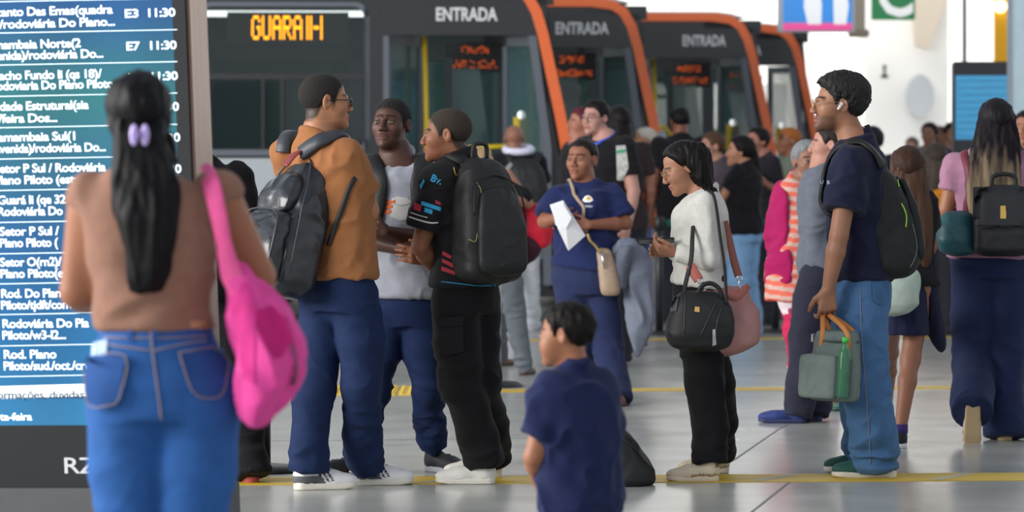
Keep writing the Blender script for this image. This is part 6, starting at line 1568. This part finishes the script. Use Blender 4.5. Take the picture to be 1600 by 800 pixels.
ribbon('shoulder_strap', [W(a, b, p12.Y + c) for a, b, c in ((1500, 345, -.14), (1505, 300, -.17), (1506, 262, -.14), (1507, 243, -.05), (1508, 240, .04))], .038, mat('maroon_leather', '6a2438', .55), tb12, .005, surf=Surf(p12.parts['top']), off=.006)
# face at the picture's right edge
crowd(1603, 171, 225, 15, 'f', 'a5735c', 'dark-haired woman half out of view beyond the woman in pink tee', '2a2a33', '120e0e', body_px=1612, t=.016, kind='long', hyaw=25)
# black tee and pale jeans
p14 = crowd(1156, 210, 198, 118, 'f', 'a8775f', 'woman in black tee and pale blue jeans with dark tied hair, turned away', '131319', '0f0c0d', '7ea6cf', hyaw=100, jean=True, body_px=1163, fat=1.1, hem=.90, t=.02, kind='long', h=.009, pr=(.11, .105, .09, .082, .08), shoe='d5d5d8', arms=dict(elb_l=(1127, 312, -.1), wri_l=(1108, 330, .0)))
long_hair(p14, [(1166, 222, .05, .06, .02, 118), (1174, 240, .06, .055, .04, 118), (1181, 262, .055, .045, .05, 118), (1186, 290, .04, .03, .05, 118), (1189, 312, .015, .01, .05, 118)], hairmat('0f0c0d'), 'tied_hair', .006, 5, 60, .008)
p15 = crowd(1112, 205, 190, 75, 'f', 'a07662', 'woman with brown tied hair resting her hand on her chin', '4a4048', '4a3528', fat=1.05, body_px=1120, t=.012, arms=dict(elb_l=(1108, 312, -.14), wri_l=(1103, 274, -.1), sho_l=(1120, 283, -.12)))
p16 = crowd(1183, 197, 184, 62, 'f', 'a06a5c', 'woman in dark top behind the woman in black tee, face showing above her', '24222a', '120d0e', body_px=1192, fat=1.1, t=.016, kind='long', arms=dict(elb_l=(1217, 300, -.1), wri_l=(1195, 285, -.2)))
p17 = crowd(1232, 198, 178, 70, 'm', '8a5a44', 'man in orange cap and grey green shirt by the last bus', '6f7a6c', '9a5a2a', body_px=1236, t=.014, kind='high')
mb = MB(); b17 = p17.W_head((0, .115, .058)); R17 = p17.R(); mb.prism([(.07 * math.cos(a), .055 * math.sin(a)) for a in np.linspace(0, 2 * math.pi, 20, endpoint=False)], b17, R17[:, 0], R17[:, 1], R17[:, 2], .008); mb.build('cap_brim', cloth('8a4f26'), p17.root, True)
p18 = crowd(1062, 166, 182, 170, 'm', '7a4c3a', 'man in black cap and black tee facing the third bus, his back to us', '121216', '0b0b0e', t=.013, kind='high')
# two older men in the middle distance
p19 = crowd(1007, 198, 178, 95, 'm', 'a57860', 'balding man in orange tee and blue shorts behind the grey jacket', 'd9682a', 'b9b4ac', None, t=.004, kind='high', body_px=1000, arms=dict(elb_l=(994, 300, -.15), wri_l=(986, 335, -.1)))
p19.trousers(cloth('2f63b4', .9), waist=1.02, off=.013, r=(.11, .11, .10, .1, .1), hem=.46, name='shorts', seed=4)
p19d = crowd(1027, 206, 172, 150, 'm', '9a6f5a', 'grey-haired man in pale blue patterned shirt and white trousers', None, '8a8c90', 'c9c9cc', body_px=1034, t=.014, fat=1.1)
def leafy(v):
    n_ = noise3(v * 20, 5); c = np.tile(lin('b9cbe0'), (len(v), 1)); c[n_ > .25] = lin('6f9ac4'); c[n_ < -.4] = lin('e4ebf2'); return c
p19d.shirt(None, hem=.80, sleeve=.66, off=.02, hemw=.02, wr=.005, name='patterned_shirt', seed=4, col=leafy)
# dark tee, glasses, blue lanyard
p20 = crowd(930, 154, 228, 42, 'm', 'b5877a', 'tall young man in black tee with glasses and blue lanyard', '141419', '0e0b0b', t=.018, body_px=945, hyaw=40, h=.009, kind='m')
p20.glasses(plastic('3a3a40'), .022, True, t=.0016)
s20 = Surf(p20.parts['top'])
patch('sleeve_print', s20, [(963, 228), (977, 227), (980, 244), (982, 262), (974, 282), (964, 282)], mat('print_pale_grey', 'a9aaa8', .8, var=.35, scale=40), p20.parts['top'], .003, 4)
patch('green_band', s20, [(964, 235), (977, 233), (978, 238), (964, 240)], mat('print_green', '2f8a63', .8), p20.parts['top'], .005, 3)
ribbon('lanyard', [W(a, b, p20.Y + c) for a, b, c in ((957, 202, .0), (948, 206, -.08), (930, 214, -.14), (918, 222, -.15), (912, 240, -.16))], .03, mat('lanyard_blue', '2f57c4', .6), p20.root, .004, Surf(p20.parts['top']), .006)
p21 = crowd(908, 166, 205, 75, 'm', 'a8705c', 'man in dark red cap just behind the young man wearing the lanyard', '1d1a1f', '5a1f2e', t=.014, kind='high', body_px=903)
p22 = crowd(966, 164, 212, 160, 'f', '8a5a48', 'woman with long dark hair seen from behind, beyond the lanyard wearer', '2a1f22', '120d0d', t=.016, kind='long', body_px=972)
long_hair(p22, [(966, 180, .08, .07, -.03, 170), (968, 205, .09, .06, -.07, 170), (972, 235, .09, .05, -.09, 170), (976, 270, .07, .04, -.10, 170), (978, 300, .03, .02, -.10, 170)], hairmat('120d0d'), 'long_hair', .006, 5, 60, .009)
# bald man with a backpack, white towel round the neck
p23 = crowd(803, 195, 192, 178, 'm', '8f6450', 'bald man seen from behind with white towel round his neck and black backpack', '15161c', None, 'dcdfe6', bald=True, body_px=810, sleeve=.62, feet={'l': (792, 520, 180, 0), 'r': (830, 516, 180, 0)}, shoe='d5d5d8')
mb = MB(); mb.tube([p23.j['neck'] + V(.105 * math.cos(a), .085 * math.sin(a), .055 + .02 * math.sin(a)) for a in np.linspace(0, 2 * math.pi, 28, endpoint=False)], .03, 10, closed=True); mb.build('towel', cloth('d9d8ee', .9), p23.root, True)
o23 = W(818, 345, p23.Y) + V(0, -.20, 0)
bk23, b23 = local_pack('backpack', 'black backpack on the bald man waiting at the bus door', o23, R12, [(0, .14, .07, 0), (.05, .19, .10, 0), (.25, .20, .11, 0), (.42, .16, .08, 0), (.50, .09, .04, 0)], [[(.03, .12, .03, .09), (.12, .14, .04, .095), (.25, .13, .02, .09)]], M_NYLON, h=.009)
for sd in (-1, 1): ribbon('shoulder_strap', [o23 + V(sd * .10, .04, .46), o23 + V(sd * .12, .14, .53), o23 + V(sd * .13, .26, .52)], .06, M_NYLON, bk23, .012, Surf(p23.parts['top']), .01)
patch('grey_tab', Surf(b23), [(790, 262), (798, 254), (801, 258), (793, 268)], plastic('8a8d90', .5), bk23, .004, 2)
# blonde woman behind the jersey man
p24 = crowd(752, 228, 240, 245, 'f', 'a0705a', 'blonde woman half hidden behind the black jersey, wristwatch on her bare forearm', '17161b', 'a98f6c', '6a7078', body_px=778, t=.018, kind='long', jean=True, h=.009, fat=1.0, sleeve=.9, arms=dict(sho_r=(792, 272, -.1), elb_r=(826, 318, -.06), wri_r=(796, 308, -.22), sho_l=(772, 272, .1)), feet={'r': (819, 586, 200, 0), 'l': (780, 572, 220, 0)}, shoe=None, pr=(.10, .098, .08, .068, .06))
for q in 'lr': p24.shoe(q, 'sandal', '8a6a58', '4a3a34', L=.24)
long_hair(p24, [(750, 240, .075, .07, .0, 200), (753, 258, .085, .06, -.04, 200), (760, 280, .075, .05, -.06, 200), (766, 305, .05, .03, -.08, 200), (768, 322, .02, .015, -.08, 200)], hairmat('b49a74'), 'long_hair', .005, 5, 60, .008)
wt = empty('wrist_watch', W(803, 313, p24.Y - .24), 'silver watch on the bare forearm beside the black backpack', 'watch')
mb = MB(); mb.tube([W(802, 314, p24.Y - .245), W(802, 314, p24.Y - .26)], .018, 18); mb.build('dial', mat('watch_face', 'e4e8ea', .2, .2), wt, True)
a_, b_ = p24.j['wri_r'], p24.j['elb_r']; d_ = unit(b_ - a_); c_ = a_ + d_ * .04; u_ = unit(np.cross(d_, V(0, 0, 1))); w_ = np.cross(d_, u_)
mb = MB(); mb.tube([c_ + (u_ * math.cos(t_) + w_ * math.sin(t_)) * .033 for t_ in np.linspace(0, 6.283, 20, endpoint=False)], .006, 6, closed=True); mb.build('band', M_METAL, wt, True)
rb = empty('red_bag', W(840, 388, p24.Y - .1), 'bright red soft bag hanging between the black backpack and the navy tee', 'bag')
outline('bag_body', p24.Y, [(388, 838, 852, .03), (380, 824, 860, .06), (362, 812, 863, .08), (345, 808, 862, .08), (330, 812, 858, .06), (318, 826, 850, .03)], cloth('c21f35', .7, .25), rb, 2.3, .008, .02, dict(amp=.008, sc=(9, 9, 9), seed=4), dy0=.1)
ribbon('strap', [W(822, 330, p24.Y + .06), W(802, 300, p24.Y - .0), W(788, 275, p24.Y - .06), W(782, 266, p24.Y)], .03, cloth('a81f30', .7), rb, .005)
mg = empty('maroon_wrap', W(828, 410, p24.Y + .05), 'dark maroon garment hanging under the red bag', 'garment')
outline('draped_cloth', p24.Y, [(412, 800, 826, .05), (400, 800, 840, .07), (385, 804, 846, .08), (368, 808, 846, .06)], cloth('3a1d2a', .9, .25), mg, 2.2, .008, .02, dict(amp=.010, sc=(10, 10, 6), seed=4), dy0=.1)
# man behind the display, only shoulder and legs show
p25 = crowd(288, 172, 352, 160, 'm', '5a3a2c', 'person in black behind the departures display, one shoe with red heel showing', '121216', '0c0a0a', '131317', body_px=316, h=.009, sleeve=.7, shoe=None, feet={'r': (391, 754, 150, 0), 'l': (330, 752, 170, 0)}, pr=(.105, .1, .09, .082, .086))
def redheel(v, L):
    c = np.tile(lin('17171b'), (len(v), 1)); y, z = v[:, 1], v[:, 2]; c[(y < .05) & (z > .062) & (z < .078)] = lin('b0353a'); c[z < .026] = lin('b0453f'); return c
for q in 'lr': p25.shoe(q, 'sneaker', '17171b', 'a5453f', L=.28, colf=redheel)
# far groups by the white wall
crowd(1425, 213, 126, 20, 'm', '7a5545', 'small far figure in lilac shirt before the white wall', 'a9a3bd', '2a2226', h=.014, shoe=None)
crowd(1452, 190, 150, 30, 'f', '8a6252', 'far dark-haired woman before the white wall, first of the close group', '6a6468', '17110f', kind='long', t=.02, h=.014, shoe=None)
crowd(1488, 190, 152, 350, 'm', '8f6656', 'far dark-haired man before the white wall, beside the blue kiosk screen', '2a2f44', '15100f', t=.02, h=.014, shoe=None, fat=1.1)
crowd(1511, 206, 150, 40, 'f', '8f6656', 'far woman partly hidden by streaked hair below the blue kiosk screen', '3a2f35', '1a1412', kind='long', t=.016, h=.014, shoe=None)
crowd(1470, 196, 140, 330, 'f', '7a5545', 'far brown-haired person between the dark-haired pair by the white wall', '4a4440', '4a2f26', kind='long', t=.018, h=.014, shoe=None)
p26 = crowd(1462, 222, 196, 178, 'f', '8a6250', 'person with bushy brown hair and orange top seen from behind, beyond the girl', 'c07a22', '3a322c', '2a2a33', t=.02, kind='long', h=.010, body_px=1463)
long_hair(p26, [(1462, 234, .09, .08, .0, 180), (1462, 255, .13, .10, -.03, 180), (1460, 280, .13, .08, -.06, 180), (1458, 300, .09, .05, -.08, 180)], hairmat('453c34'), 'bushy_hair', .012, 5, 40, .010)
crowd(1363, 196, 190, 175, 'm', '5a3f33', 'person in dark clothes glimpsed behind the neck of the tall man', '1b1d2a', '14161f', t=.02, kind='long', h=.011)
crowd(888, 126, 158, 95, 'm', '7a6a62', 'grey passenger standing inside the second bus', '5f6066', '77777a', z0=.36, h=.013, shoe=None)
